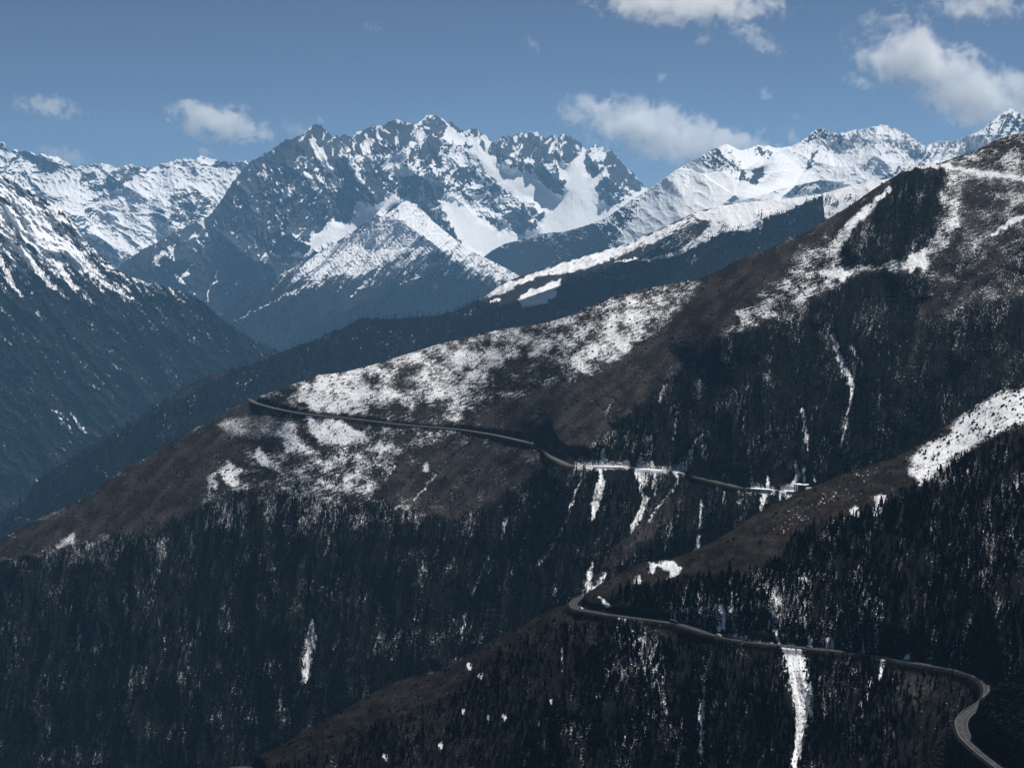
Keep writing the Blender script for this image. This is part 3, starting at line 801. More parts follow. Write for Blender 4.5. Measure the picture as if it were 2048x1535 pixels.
GRASS_C = [([(1400,556),(1530,500),(1640,450),(1680,440),(1640,480),(1600,520),(1480,620),(1440,672),(1380,715),(1290,795),(1230,845),(1170,905),(1120,915),(1080,885),(1000,862),(930,845),(960,820),(1080,780),(1200,740),(1290,690),(1350,620)], 1.0),
           ([(-1000,1110),(0,1079),(156,1005),(312,903),(480,809),(560,830),(540,880),(500,900),(430,920),(405,980),(400,1020),(300,1060),(150,1085),(40,1115),(-1000,1180)], 0.95),
           ([(780,900),(900,880),(1120,925),(1060,955),(1000,1000),(900,1040),(830,1030),(760,1000)], 0.75),
           ([(1385,985),(1340,1040),(1240,1130),(1205,1178),(1178,1172),(1240,1080),(1310,1000)], 0.8),
           ([(1300,1100),(1400,1040),(1480,1040),(1380,1130),(1300,1150)], 0.3),
           ([(1780,356),(1700,412),(1621,459),(1650,470),(1700,450),(1770,385)], 0.9),
           ([(1900,330),(3200,270),(3200,560),(1980,600),(1860,640),(1830,740),(1800,760),(1850,560),(1920,480)], 0.55)]
GULLY_C = [([(1196,935,4),(1203,950,6),(1200,975,10),(1190,1010,9),(1184,1040,4)], 0.92), ([(1166,938,4),(1160,962,5),(1146,1000,3),(1125,1060,3),(1080,1125,5)], 0.56),
         ([(1272,938,7),(1285,960,11),(1282,980,5),(1292,1000,6),(1280,1030,6),(1262,1060,4)], 0.78), ([(1312,945,3),(1308,985,4)], 0.62), ([(1340,938,4),(1357,955,4),(1348,975,3),(1318,1010,3),(1300,1040,4)], 0.62),
         ([(1404,1000,3),(1403,1040,5),(1400,1070,5),(1392,1095,6)], 0.70), ([(1530,985,5),(1526,1000,6),(1522,1020,5)], 0.92), ([(1562,983,3),(1560,998,3)], 0.85), ([(1578,984,6),(1574,998,5)], 0.9),
         ([(1186,1120,3),(1180,1150,6),(1172,1188,8)], 0.75), ([(1212,1140,3),(1200,1165,5),(1186,1186,5)], 0.7), ([(1110,1165,3),(1112,1200,4)], 0.55),
         ([(624,1238,4),(622,1270,11),(618,1310,8),(612,1345,7),(604,1370,3)], 0.86), ([(598,1380,4),(575,1420,8)], 0.5), ([(975,1112,4),(960,1150,4),(938,1205,4),(922,1270,3)], 0.60),
         ([(1012,1035,5),(1003,1078,3)], 0.68), ([(1206,900,4),(1208,918,5),(1206,928,4)], 0.80), ([(1404,868,3),(1390,885,3),(1382,905,3),(1370,935,3)], 0.70), ([(1536,950,3),(1533,978,4)], 0.85),
         ([(1590,918,2),(1594,945,5),(1590,965,6),(1580,976,9)], 0.88), ([(1606,930,4),(1608,965,3)], 0.8), ([(1626,950,4),(1630,965,4)], 0.7), ([(1352,838,4),(1347,875,3)], 0.66), ([(1298,850,3),(1306,930,3)], 0.5),
         ([(1606,820,4),(1610,860,4),(1618,905,3)], 0.66), ([(1664,668,4),(1676,705,6),(1690,740,7),(1704,772,7),(1702,800,4),(1696,835,3),(1690,865,2),(1678,895,3),(1672,905,2)], 0.78),
         ([(1700,690,4),(1720,720,4)], 0.55), ([(1756,880,3),(1746,920,4)], 0.55), ([(2042,500,4),(2030,560,5)], 0.45), ([(1225,800,3),(1210,830,3)], 0.4), ([(1330,770,4),(1322,800,3)], 0.55),
         ([(250,1180,5),(255,1230,4)], 0.42), ([(330,1250,4),(330,1310,3)], 0.38), ([(590,980,5),(610,1010,4)], 0.5), ([(420,1020,6),(410,1060,5)], 0.48), ([(520,1100,4),(515,1160,3)], 0.45),
         ([(1080,1000,4),(1065,1030,3)], 0.4), ([(870,950,3),(830,1000,3)], 0.5), ([(790,930,3),(770,960,3)], 0.55), ([(860,1330,5),(885,1345,3)], 0.3), ([(1450,985,3),(1448,1010,3)], 0.6), ([(1480,985,4),(1478,1005,4)], 0.6)]
def reliefC(L, D):
    X, Y = L.PX, L.PY
    F = Field(X, Y, 6, 52, 40)
    fo = np.zeros(X.shape, np.float32)
    for p, a in FOREST_C: fo = np.maximum(fo, F.poly(p, 30) * a)
    wx = X + 14 * fbm(X / 90, Y / 140, 2, 51)
    R = fo * (34 * ridged((wx + 0.18 * Y) / 95, Y / 420, 4, 521) + 15 * ridged((wx + 0.25 * Y) / 30, Y / 110, 4, 524))
    R += (1 - 0.6 * fo) * 16 * fbm(X / 120, Y / 90, 3, 527)
    R += 2.2 * ridged(X / 9, Y / 9, 3, 525) + 0.8 * fbm((X + 0.5 * Y) / 16, (Y + 0.32 * X) / 4.5, 3, 526)
    # spurs and hollows read off the slope
    R += swell(wx, Y, [(1420,545,20,90),(1330,640,55,90),(1230,760,75,90),(1140,850,60,90),(1080,900,20,60)])
    R += swell(wx, Y, [(1640,470,25,70),(1540,560,60,80),(1440,660,70,80)])
    R += swell(wx, Y, [(1885,335,20,70),(1880,450,50,70),(1830,540,60,60)])
    R += swell(wx, Y, [(2060,430,60,90),(1960,520,90,90),(1870,650,90,90),(1800,780,70,80),(1730,880,40,60)])
    R += swell(wx, Y, [(1400,960,10,60),(1340,1040,45,60),(1240,1130,50,60),(1190,1180,40,50)])
    R += swell(wx, Y, [(1140,930,10,50),(1060,1000,40,70),(960,1080,50,80),(860,1200,50,90),(740,1380,60,100)])
    R += swell(wx, Y, [(1420,960,8,50),(1460,1060,35,60),(1440,1150,30,60)])
    R += swell(wx, Y, [(300,1060,10,60),(280,1200,60,120),(240,1400,70,120),(200,1560,60,120)])
    R += swell(wx, Y, [(520,960,10,60),(500,1080,50,90),(480,1300,70,110),(420,1500,70,120)])
    # calm strip along the road and towards the crest
    rp, _ = anchorC(X[0], CCc(X[0]))
    dr = np.abs(Y - rp[None]); near = sstep(4, 46, dr)
    S = Field(X, Y, 3.5, 54, 14); q = 0
    for pts, a in GULLY_C: q = np.maximum(q, S.line([(p[0], p[1], p[2] * 1.7) for p in pts], 0.8) * min(1, max(p[2] for p in pts) / 7))
    R = R - 9 * q
    return R * (0.04 + 0.96 * near)
def CCc(X): return interp(X, CC, 1)
def slopeC(X, Y, t):
    top = np.clip((Y - CCc(X[0])[None]) / 60, 0, 1)
    rp, _ = anchorC(X[0], CCc(X[0]))
    below = sstep(0, 80, Y - rp[None])
    return (0.72 + 0.28 * top + 0.10 * below) * (0.32 + 0.17 * sstep(700, 1700, X))
def paintC(L):
    X, Y = L.PX, L.PY
    F = Field(X, Y, 7, 53, 30); S = Field(X, Y, 3.5, 54, 14)
    fo = np.zeros(X.shape, np.float32); gr = np.zeros(X.shape, np.float32)
    for p, a in FOREST_C: fo = np.maximum(fo, F.poly(p, 9) * a)
    for p, a in GRASS_C: gr = np.maximum(gr, F.poly(p, 14) * a)
    fo = fo * (1 - 0.92 * sstep(0.35, 0.6, gr))
    v = 0.14 * (1 - fo) + 0.05 * fo
    v = v * (1 - 0.9 * gr)
    def put(poly, a, f=6, fld=F):
        nonlocal v
        q = fld.poly(poly, f); v = v * (1 - q) + a * q
    def ln(pts, a, fe=0.5):
        nonlocal v
        q = S.line(pts, fe); v = v * (1 - q) + a * q
    # speckled cover of the upper slopes
    put([(560,790),(640,752),(790,716),(960,669),(1142,632),(1220,597),(1180,650),(1060,690),(1000,740),(940,800),(860,810),(760,810),(640,820)], 0.38, 12)
    put([(600,775),(640,752),(700,747),(742,755),(748,790),(738,822),(700,830),(640,818),(600,805)], 0.68, 8)
    put([(640,748),(720,736),(790,715),(860,691),(960,668),(1050,652),(1140,632),(1180,640),(1060,672),(960,688),(880,706),(780,735),(730,748)], 0.46, 6)
    put([(850,725),(920,702),(1000,690),(990,730),(950,760),(930,790),(940,812),(910,842),(888,835),(900,800),(860,800),(830,780)], 0.52, 9)
    put([(1120,650),(1180,618),(1216,598),(1300,578),(1420,560),(1380,590),(1340,640),(1290,680),(1240,712),(1180,742),(1130,755),(1110,720),(1060,705)], 0.38, 14)
    put([(1190,640),(1260,610),(1330,590),(1310,630),(1260,670),(1200,700),(1170,690)], 0.50, 12)
    put([(1150,700),(1220,680),(1290,650),(1250,705),(1180,742),(1150,740)], 0.58, 10)
    put([(980,740),(1100,710),(1080,770),(1000,810),(950,800)], 0.12, 14)
    put([(610,836),(660,836),(700,850),(745,870),(742,892),(722,915),(692,932),(662,942),(668,905),(640,882),(612,862)], 0.66, 8)
    put([(560,880),(600,870),(620,890),(600,905),(570,900)], 0.62, 6)
    put([(512,890),(530,897),(552,922),(552,932),(520,932)], 0.78, 5)
    put([(442,932),(470,930),(482,940),(474,965),(455,970),(448,950)], 0.6, 7)
    put([(416,952),(438,942),(436,975),(416,984)], 0.66, 6)
    put([(548,905),(640,900),(760,880),(800,900),(745,990),(640,1010),(540,1000)], 0.36, 12)
    put([(400,985),(540,990),(760,1000),(900,1000),(840,1040),(600,1070),(420,1060)], 0.22, 15)
    put([(420,850),(500,825),(600,840),(600,870),(540,880),(450,870)], 0.40, 10)
    put([(760,850),(900,862),(880,900),(800,890)], 0.28, 10)
    put([(842,932),(856,922),(866,930),(858,945),(846,946)], 0.66, 5)
    put([(100,1085),(150,1068),(155,1085),(110,1096)], 0.6, 6)
    put([(20,1120),(200,1070),(340,1075),(340,1110),(200,1120),(60,1150)], 0.25, 10)
    # right hand forest edges
    ln([(1778,378,4),(1738,416,7),(1699,451,9),(1676,486,12),(1660,505,12)], 0.72)
    put([(1590,500),(1665,492),(1712,535),(1685,560),(1640,592),(1560,635),(1480,655),(1500,610),(1560,560)], 0.37, 16)
    put([(1640,540),(1712,532),(1690,558),(1650,566)], 0.80, 6)
    put([(1470,620),(1500,610),(1500,640),(1480,652)], 0.62, 5)
    put([(1885,335),(1932,345),(1928,400),(1918,450),(1900,490),(1870,525),(1840,548),(1818,536),(1850,490),(1875,450),(1882,400)], 0.43, 12)
    put([(1820,510),(1850,500),(1850,535),(1822,545)], 0.95, 5)
    put([(1890,325),(1934,308),(2090,262),(2090,400),(2010,425),(1960,380),(1900,345)], 0.34, 16)
    ln([(1800,340,3),(1860,330,4),(1900,335,5),(1960,345,6),(2010,352,5),(2075,362,5)], 0.62)
    put([(1920,400),(2000,430),(2090,400),(2090,470),(1990,500),(1900,560),(1920,470)], 0.24, 14)
    ln([(1985,470,3),(2020,445,5),(2075,420,6)], 0.62)
    put([(1890,600),(1960,560),(2090,480),(2090,560),(1980,640),(1880,700)], 0.20, 14)
    put([(1710,528),(1760,528),(1815,520),(1815,536),(1760,540),(1710,545)], 0.48, 5)
    for (x, y, r, a) in ((1560,600,40,.1),(1740,560,30,.05)):
        pass
    solid = sstep(0.72, 0.9, v)
    open_ = 1 - fo
    terr = fbm((X + 0.55 * Y) / 13, (Y + 0.32 * X) / 3.8, 4, 531, gain=.75) * 1.15
    fine = fbm(X / 4.2, Y / 4.2, 3, 532, gain=.75)
    blobs = fbm(X / 38, Y / 26, 3, 533)
    v += open_ * ((0.55 - 0.15 * solid) * terr + 0.22 * fine + (0.6 * blobs) * (1 - solid * .4)) * (1 - 0.6 * gr)
    st = fbm((X + 0.15 * Y) / 5.0, Y / 20, 4, 534, gain=.6)
    pat = fbm((X + 0.2 * Y) / 34, Y / 80, 3, 535)
    v += fo * (0.36 * st + 0.2 * fine + 0.45 * pat)
    # gullies with snow
    G = GULLY_C
    nz = 0.6 * st + 0.35 * fine - 0.08
    gull = np.zeros(X.shape, np.float32)
    for pts, a in G:
        q = S.line(pts, 0.6); v = v * (1 - q) + (a * 0.86 + nz + 0.25 * blobs) * q; gull = np.maximum(gull, q * a)
    # snow lying on the terrace beside the upper road
    roadn = (L.road_d < 13) & (L.road_d > 0)
    for xa, xb, a in ((1150,1262,.95),(1272,1335,.9),(1345,1372,.9),(1500,1552,.95),(1560,1600,1.0)):
        q = np.exp(-(L.road_d / 10.0) ** 2) * sstep(xa - 5, xa + 5, X) * (1 - sstep(xb - 5, xb + 5, X))
        v = v * (1 - q) + (a + 0.15 * fine) * q
    far = L.road_d
    clean = (1 - sstep(5, 9, far)) * ((X < 1145) | ((X > 1375) & (X < 1495)))
    v = v * (1 - clean)
    g = mixc(SCRUB * 1.0, GRASS, np.clip(gr + 0.25 * (1 - fo), 0, 1) * (0.8 + 0.3 * fbm(X / 30, Y / 20, 3, 541)))
    g = g * (0.78 + 0.9 * sstep(-0.25, 0.45, fbm((X + Y) / 26, (Y - X * .4) / 60, 4, 551)))[..., None]
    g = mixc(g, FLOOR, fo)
    g = mixc(g, np.array([0.12, 0.105, 0.09]), 0.5 * clean * sstep(1070, 1100, X))
    forest = np.clip(fo * (1 - 0.93 * sstep(0.45, 0.7, gull)), 0, 1) * sstep(9, 15, far)
    L.shrub = np.clip((1 - fo) * (0.25 + 0.5 * sstep(820, 1000, Y)) * (1 - 0.7 * gr), 0, 1) * sstep(9, 15, far)
    return v, g, forest
MC = terrain_material("main_ridge_ground", 0.62, 2.4, 1.0)
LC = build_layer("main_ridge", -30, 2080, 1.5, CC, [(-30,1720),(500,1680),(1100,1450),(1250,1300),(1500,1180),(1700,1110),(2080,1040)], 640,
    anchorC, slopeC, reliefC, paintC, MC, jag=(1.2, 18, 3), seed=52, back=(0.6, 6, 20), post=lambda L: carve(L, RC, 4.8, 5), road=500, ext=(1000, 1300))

# =================================================================== LB: near ridge with the lower road
CB = [(400,1575),(440,1552),(470,1535),(500,1518),(560,1490),(600,1468),(640,1442),(700,1412),(740,1388),(780,1366),(820,1353),(870,1346),(900,1332),(950,1301),(1000,1271),(1050,1246),(1077,1231),(1101,1218),(1125,1211),(1136,1207),(1146,1199),(1158,1192),(1169,1188),(1188,1176),(1216,1156),(1253,1139),(1276,1127),(1300,1122),(1337,1118),(1391,1100),(1446,1071),(1483,1047),(1519,1023),(1556,1005),(1592,988),(1629,972),(1684,948),(1738,930),(1775,920),(1811,905),(1866,868),(1899,842),(1939,817),(1994,784),(2048,748),(2090,722),(2300,600),(2700,430),(3600,200)]
def anchorB(X, c):
    pts = [(p[0], p[1]) for p in ROAD_B if p[1] >= 1208 and p[0] < 1975]
    pts = [(1146,1209)] + [p for p in pts if p[0] > 1146] + [(2090,1392)]
    py = np.interp(X, [p[0] for p in pts], [p[1] for p in pts])
    l, w = ray(X, py); d = -322.0 / w
    left = X < 1146
    d0 = float(np.interp(1146, X, d))
    py = np.where(left, c, py)
    d = np.where(left, d0 + 0 * X, d)
    return py, d
def CBc(X): return interp(X, CB, 1)
def slopeB(X, Y, t):
    top = np.clip((Y - CBc(X[0])[None]) / 80, 0, 1)
    rp, _ = anchorB(X[0], CBc(X[0]))
    below = sstep(0, 80, Y - rp[None])
    return (0.75 + 0.25 * top + 0.08 * below) * 0.42
FOREST_B = [([(1215,1190),(1300,1168),(1400,1150),(1480,1150),(1560,1112),(1600,1070),(1640,1040),(1700,1035),(1760,1010),(1830,970),(1900,930),(1990,880),(3400,835),(3400,1420),(1960,1350),(1780,1312),(1560,1284),(1400,1255),(1300,1235),(1200,1222)], 1.0),
            ([(1200,1250),(1300,1262),(1500,1300),(1700,1318),(1780,1335),(1840,1420),(1800,1580),(1000,1580),(1060,1450),(1130,1350),(1180,1290)], 1.0),
            ([(500,1560),(640,1500),(800,1440),(900,1400),(1000,1300),(1100,1250),(1200,1250),(1130,1350),(1060,1450),(1000,1580),(500,1580)], 0.5),
            ([(1780,1335),(1900,1350),(1980,1400),(2000,1580),(1800,1580),(1840,1420)], 0.35)]
GULLY_B = [([(1556,1290,3),(1580,1298,18),(1592,1330,24),(1600,1370,20),(1606,1400,18),(1606,1430,17),(1600,1465,12),(1594,1500,7),(1588,1535,9)], 0.93),
         ([(1408,1370,3),(1404,1410,6),(1402,1450,7),(1404,1535,5)], 0.70), ([(1768,1325,5),(1760,1352,6)], 0.75), ([(1742,1345,4),(1740,1385,5),(1722,1410,5)], 0.62),
         ([(1444,1210,4),(1448,1232,5),(1440,1245,6)], 0.85), ([(1442,1262,5),(1470,1266,9),(1500,1275,4),(1560,1284,3)], 0.74), ([(1540,1245,4),(1552,1262,5),(1556,1280,4)], 0.8),
         ([(1196,1192,2),(1208,1202,4),(1222,1210,2)], 0.8), ([(1240,1240,4),(1266,1238,6),(1284,1244,3)], 0.72), ([(1268,1262,5),(1285,1300,6),(1300,1330,6)], 0.48),
         ([(1624,1262,5),(1618,1290,5)], 0.62), ([(1658,1270,5),(1664,1292,7)], 0.68), ([(1690,1235,4),(1700,1285,7)], 0.55), ([(1728,1280,4),(1724,1302,6)], 0.8), ([(1735,1303,3),(1700,1298,3)], 0.75),
         ([(1280,1400,4),(1250,1480,4),(1240,1535,5)], 0.42), ([(1128,1290,3),(1126,1340,3)], 0.4), ([(1955,1340,3),(1975,1345,4),(1998,1358,3)], 0.8), ([(1806,1308,3),(1818,1304,4)], 0.85),
         ([(2020,870,5),(2000,960,4)], 0.3), ([(1920,1020,4),(1930,1080,4)], 0.4), ([(1700,1330,6),(1712,1352,4)], 0.5), ([(1640,1350,3),(1640,1390,3)], 0.4), ([(1830,1400,3),(1846,1420,4)], 0.25)]
def reliefB(L, D):
    X, Y = L.PX, L.PY
    F = Field(X, Y, 8, 62, 60)
    fo = np.zeros(X.shape, np.float32)
    for p, a in FOREST_B: fo = np.maximum(fo, F.poly(p, 40) * a)
    wx = X + 20 * fbm(X / 120, Y / 160, 2, 61)
    R = fo * (22 * ridged((wx + 0.1 * Y) / 150, Y / 500, 4, 621) + 7 * ridged((wx + 0.1 * Y) / 50, Y / 150, 4, 624))
    R += 7 * fbm(X / 150, Y / 100, 3, 627) + 0.9 * ridged(X / 12, Y / 12, 4, 625)
    R += swell(wx, Y, [(1300,1240,5,80),(1260,1330,25,110),(1200,1450,40,130),(1150,1580,40,130)])
    R += swell(wx, Y, [(1480,1300,5,70),(1470,1400,25,100),(1480,1560,30,110)])
    R += swell(wx, Y, [(1700,1330,5,70),(1720,1430,25,110),(1720,1560,30,110)])
    R += swell(wx, Y, [(1870,900,10,100),(1850,1050,40,130),(1790,1200,35,120)])
    R += swell(wx, Y, [(1620,1000,5,90),(1540,1130,25,110),(1500,1230,15,90)])
    rp, _ = anchorB(X[0], CBc(X[0]))
    near = sstep(6, 70, np.abs(Y - rp[None]))
    near = np.where(X < 1146, sstep(0, 50, Y - CBc(X[0])[None]), near)
    S = Field(X, Y, 4, 64, 16); q = 0
    for pts, a in GULLY_B: q = np.maximum(q, S.line([(p[0], p[1], p[2] * 1.5) for p in pts], 0.8) * min(1, max(p[2] for p in pts) / 12))
    R = R - 8 * q
    return R * (0.03 + 0.97 * near)
def paintB(L):
    X, Y = L.PX, L.PY
    F = Field(X, Y, 9, 63, 36); S = Field(X, Y, 4, 64, 16)
    fo = np.zeros(X.shape, np.float32)
    for p, a in FOREST_B: fo = np.maximum(fo, F.poly(p, 9) * a)
    gr = np.maximum(F.poly([(1160,1190),(1300,1115),(1446,1065),(1592,980),(1684,940),(1830,890),(1840,960),(1760,1008),(1700,1030),(1640,1038),(1600,1068),(1560,1108),(1480,1148),(1400,1148),(1300,1166),(1215,1188),(1180,1205)], 6), 0)
    gr = np.maximum(gr, 0.75 * F.poly([(640,1450),(740,1385),(870,1345),(860,1375),(760,1420),(690,1470)], 6))
    gr = np.maximum(gr, 0.25 * F.poly([(450,1550),(700,1410),(900,1330),(1100,1215),(1180,1230),(1180,1290),(1060,1400),(960,1560)], 20))
    gr = np.maximum(gr, 0.5 * F.poly([(1790,1340),(1880,1350),(1900,1390),(1840,1430),(1790,1400)], 10))
    v = 0.04 + 0.05 * fo
    def put(poly, a, f=6, fld=F):
        nonlocal v
        q = fld.poly(poly, f); v = v * (1 - q) + a * q
    put([(1400,1160),(1500,1150),(1600,1130),(1740,1160),(1760,1260),(1640,1280),(1560,1270),(1420,1230)], 0.26, 25)
    put([(1900,1000),(2090,930),(2090,1200),(1900,1250),(1850,1100)], 0.17, 30)
    put([(1240,1240),(1320,1250),(1340,1420),(1260,1480),(1240,1350)], 0.22, 20)
    put([(1330,1190),(1390,1170),(1420,1250),(1350,1240)], 0.22, 12)
    fine = fbm(X / 5.0, Y / 5.0, 3, 632, gain=.75)
    terr = fbm((X + 0.5 * Y) / 18, (Y + 0.45 * X) / 5.0, 4, 631, gain=.65)
    st = fbm((X + 0.04 * Y) / 6.5, Y / 34, 4, 634, gain=.6)
    pat = fbm((X + 0.05 * Y) / 50, Y / 120, 3, 635)
    v += fo * (0.36 * st + 0.2 * fine + 0.45 * pat)
    v += (1 - fo) * (0.15 * fine + 0.1 * terr)
    put([(1995,782),(1940,820),(1905,845),(1898,870),(1850,890),(1822,910),(1815,945),(1840,967),(1870,950),(1900,925),(1960,885),(2010,860),(2100,825),(2100,745),(2060,770),(2030,780)], 0.72, 11, S)
    solidm = S.poly([(2000,778),(1900,845),(1815,930),(1840,970),(1960,885),(2100,825),(2100,735)], 8)
    v += solidm * (0.55 * terr + 0.25 * fine + 0.35 * fbm(X / 26, Y / 18, 4, 638))
    for poly, a in (([(1752,990),(1772,985),(1775,1000),(1755,1032),(1745,1028)], .62), ([(1700,1018),(1712,1012),(1722,1035),(1700,1030)], .68),
                    ([(1296,1124),(1345,1122),(1366,1136),(1352,1152),(1335,1158),(1340,1140),(1318,1132),(1305,1150),(1296,1140)], .72), ([(1268,1155),(1280,1150),(1285,1165),(1272,1168)], .7),
                    ):
        q = S.poly(poly, 4); v = v * (1 - q) + (a + 0.3 * fine + .15 * terr) * q
    G = GULLY_B
    nz = 0.5 * st + 0.35 * fine - 0.06
    gull = np.zeros(X.shape, np.float32)
    for pts, a in G:
        q = S.line(pts, 0.55); v = v * (1 - q) + (a * 0.86 + nz) * q; gull = np.maximum(gull, q * a)
    fr_ = np.random.default_rng(4)
    for (cx_, cy_, sx_, sy_, n_) in ((1722,948,14,7,26), (1668,985,22,9,30), (1640,998,14,9,26), (1590,1030,12,12,34), (1566,1052,10,7,14), (1700,975,30,14,16), (1850,880,16,10,16)):
        for k_ in range(int(n_ * 0.7)):
            x, y = cx_ + sx_ * fr_.normal(), cy_ + sy_ * fr_.normal() - 0.25 * sx_ * 0
            q = np.clip(1.5 - np.hypot(X - x, (Y - y) * 1.6) / fr_.uniform(0.7, 1.6), 0, 1); v = np.maximum(v, q * 0.68 * (Y - CBc(X[0])[None] > 6))
    for (x, y) in ((925,1424),(977,1438),(1008,1436),(1104,1404),(962,1350),(938,1330),(1078,1448),(770,1512),(880,1490)):
        q = np.clip(1.5 - np.hypot(S.WX - x, (S.WY - y) / 1.8) / 4, 0, 1); v = np.maximum(v, q * 0.9)
    far = L.road_d
    clean = 1 - sstep(4.5, 6.5, far)
    v = v * (1 - clean)
    g = mixc(SCRUB * 0.75, GRASS * 0.80, np.clip(gr, 0, 1) * (0.85 + 0.25 * fbm(X / 30, Y / 20, 3, 641)))
    g = g * (0.75 + 0.9 * sstep(-0.25, 0.45, fbm((X + 1.6 * Y) / 30, (Y - X * .4) / 24, 5, 651, gain=.6)))[..., None]
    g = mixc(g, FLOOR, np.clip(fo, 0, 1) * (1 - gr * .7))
    scr = F.poly([(1480,1262),(1530,1262),(1550,1283),(1500,1278)], 5) + 0.6 * F.poly([(1790,1345),(1860,1355),(1880,1380),(1840,1400),(1800,1420)], 12)
    g = mixc(g, np.array([0.05, 0.045, 0.04]), np.clip(scr, 0, 1))
    forest = np.clip(fo * (1 - sstep(0.5, 0.75, gull)) * (1 - sstep(0.5, 0.8, gr)), 0, 1) * sstep(9, 14, far) * (1 - solidm)
    L.shrub = np.clip((1 - fo) * 0.35 * (1 - 0.75 * gr) + 0.03 * solidm + 0.12 * (gull > .5), 0, 1) * sstep(7, 12, far)
    return v, g, forest
MB_ = terrain_material("near_ridge_ground", 0.95, 2.2, 0.6)
HPZ = -0.2430 * 1950.0
HP = [(436,1590),(440,1560),(448,1545),(462,1536),(480,1533),(498,1535),(512,1546),(522,1562),(530,1590)]
RH = None
def mk_hp(L):
    global RH
    c = int(np.argmin(np.abs(L.PX[0] - 480))); z = float(L.P[4, c, 2]) - 0.5
    RH = resample(lift(HP, z), 1.5); carve(L, RH, 5.0, 5)
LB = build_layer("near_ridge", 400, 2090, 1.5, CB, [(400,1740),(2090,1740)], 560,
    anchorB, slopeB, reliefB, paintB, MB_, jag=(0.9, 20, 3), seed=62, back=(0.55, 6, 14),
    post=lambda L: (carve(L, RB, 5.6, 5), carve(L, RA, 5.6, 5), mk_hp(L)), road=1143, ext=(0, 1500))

# =================================================================== LA: nearest spur at the lower right, holds the near bend
CA = [(1790,1600),(1830,1545),(1855,1512),(1880,1480),(1900,1455),(1916,1437),(1935,1420),(1955,1404),(1975,1390),(1990,1376),(2005,1362),(2030,1345),(2060,1325),(2095,1300),(2400,1120),(3500,700)]
def anchorA(X, c):
    xs = [1790, 1912, 1936, 1950, 1968, 1990, 2010, 2040, 2095]
    ys = [1600, 1442, 1470, 1492, 1508, 1525, 1540, 1562, 1600]
    py = np.interp(X, xs, ys)
    l, w = ray(X, py); d = -322.0 / w
    py = np.maximum(py, c)
    l, w = ray(X, py)
    return py, np.where(X < 1912, -322.0 / ray(X * 0 + 1912, X * 0 + 1442)[1] - (1912 - X) * 0.5, d)
def reliefA(L, D):
    X, Y = L.PX, L.PY
    R = 1.2 * ridged(X / 20, Y / 20, 4, 725) + 2 * fbm(X / 60, Y / 60, 2, 726)
    return R * 0.5
def paintA(L):
    X, Y = L.PX, L.PY
    S = Field(X, Y, 4, 74, 16)
    fine = fbm(X / 5.0, Y / 5.0, 3, 732, gain=.75)
    v = 0.12 + 0.45 * fine * sstep(0.1, 0.4, fbm(X / 20, Y / 20, 2, 5))
    v = v * sstep(7, 12, L.road_d)
    g = mixc(SCRUB * 0.7, GRASS * 0.6, 0.3 * sstep(-.2, .3, fbm(X / 25, Y / 20, 3, 741)))
    L.shrub = 0.9 * sstep(6.5, 9, L.road_d)
    return v, g, 0.5 * sstep(12, 20, L.road_d) * sstep(1990, 2010, X + 0.0 * Y)
MA_ = terrain_material("near_spur_ground", 0.6, 0.25, 0.5)
LA = build_layer("near_spur", 1790, 2095, 1.5, CA, [(1790,1780),(2095,1780)], 210,
    anchorA, lambda X, Y, t: 0.62 + 0 * X, reliefA, paintA, MA_, jag=(0.8, 14, 3), seed=72, back=(0.5, 6, 9),
    post=lambda L: carve(L, RA, 5.6, 4.5), road=1905, ext=(0, 1400))

# =================================================================== valley floor under everything
MV = simple_material("valley_ground", (0.045, 0.045, 0.04), 0.9, nscale=0.004, var=0.4)
gx = np.linspace(-24000, 24000, 60); gy = np.linspace(-1500, 36500, 60)
GXX, GYY = np.meshgrid(gx, gy)
GZ = -2100 + 60 * fbm(GXX / 2500, GYY / 2500, 3, 3)
ii = np.arange(3600).reshape(60, 60)
vf = mesh_np("valley_floor", np.stack([GXX, GYY, GZ], -1), [np.stack([ii[:-1, :-1], ii[:-1, 1:], ii[1:, 1:], ii[1:, :-1]], -1).reshape(-1, 4)], MV)
vf['kind'] = 'structure'

# =================================================================== road surfaces
def asphalt():
    m = simple_material("asphalt", (0.033, 0.033, 0.034), 0.9, nscale=0.25, var=0.22, spec=0.08)
    return m
M_ASPH = asphalt()
M_ASPH2 = simple_material("dusty_asphalt", (0.095, 0.092, 0.086), 0.95, nscale=0.2, var=0.2, spec=0.05)
M_PAINT = simple_material("road_paint", (0.13, 0.13, 0.128), 0.7, nscale=2.0, var=0.2)
M_CONC = simple_material("concrete", (0.23, 0.22, 0.205), 0.9, nscale=0.6, var=0.25, bump=0.1)
M_METAL = simple_material("galvanised_steel", (0.42, 0.42, 0.42), 0.5, metal=0.4, nscale=1.0, var=0.2)

def side(R):
    t = np.gradient(R[:, :2], axis=0); t /= np.linalg.norm(t, axis=1, keepdims=True) + 1e-9
    return np.stack([t[:, 1], -t[:, 0], np.zeros(len(t))], -1)      # to the right of travel

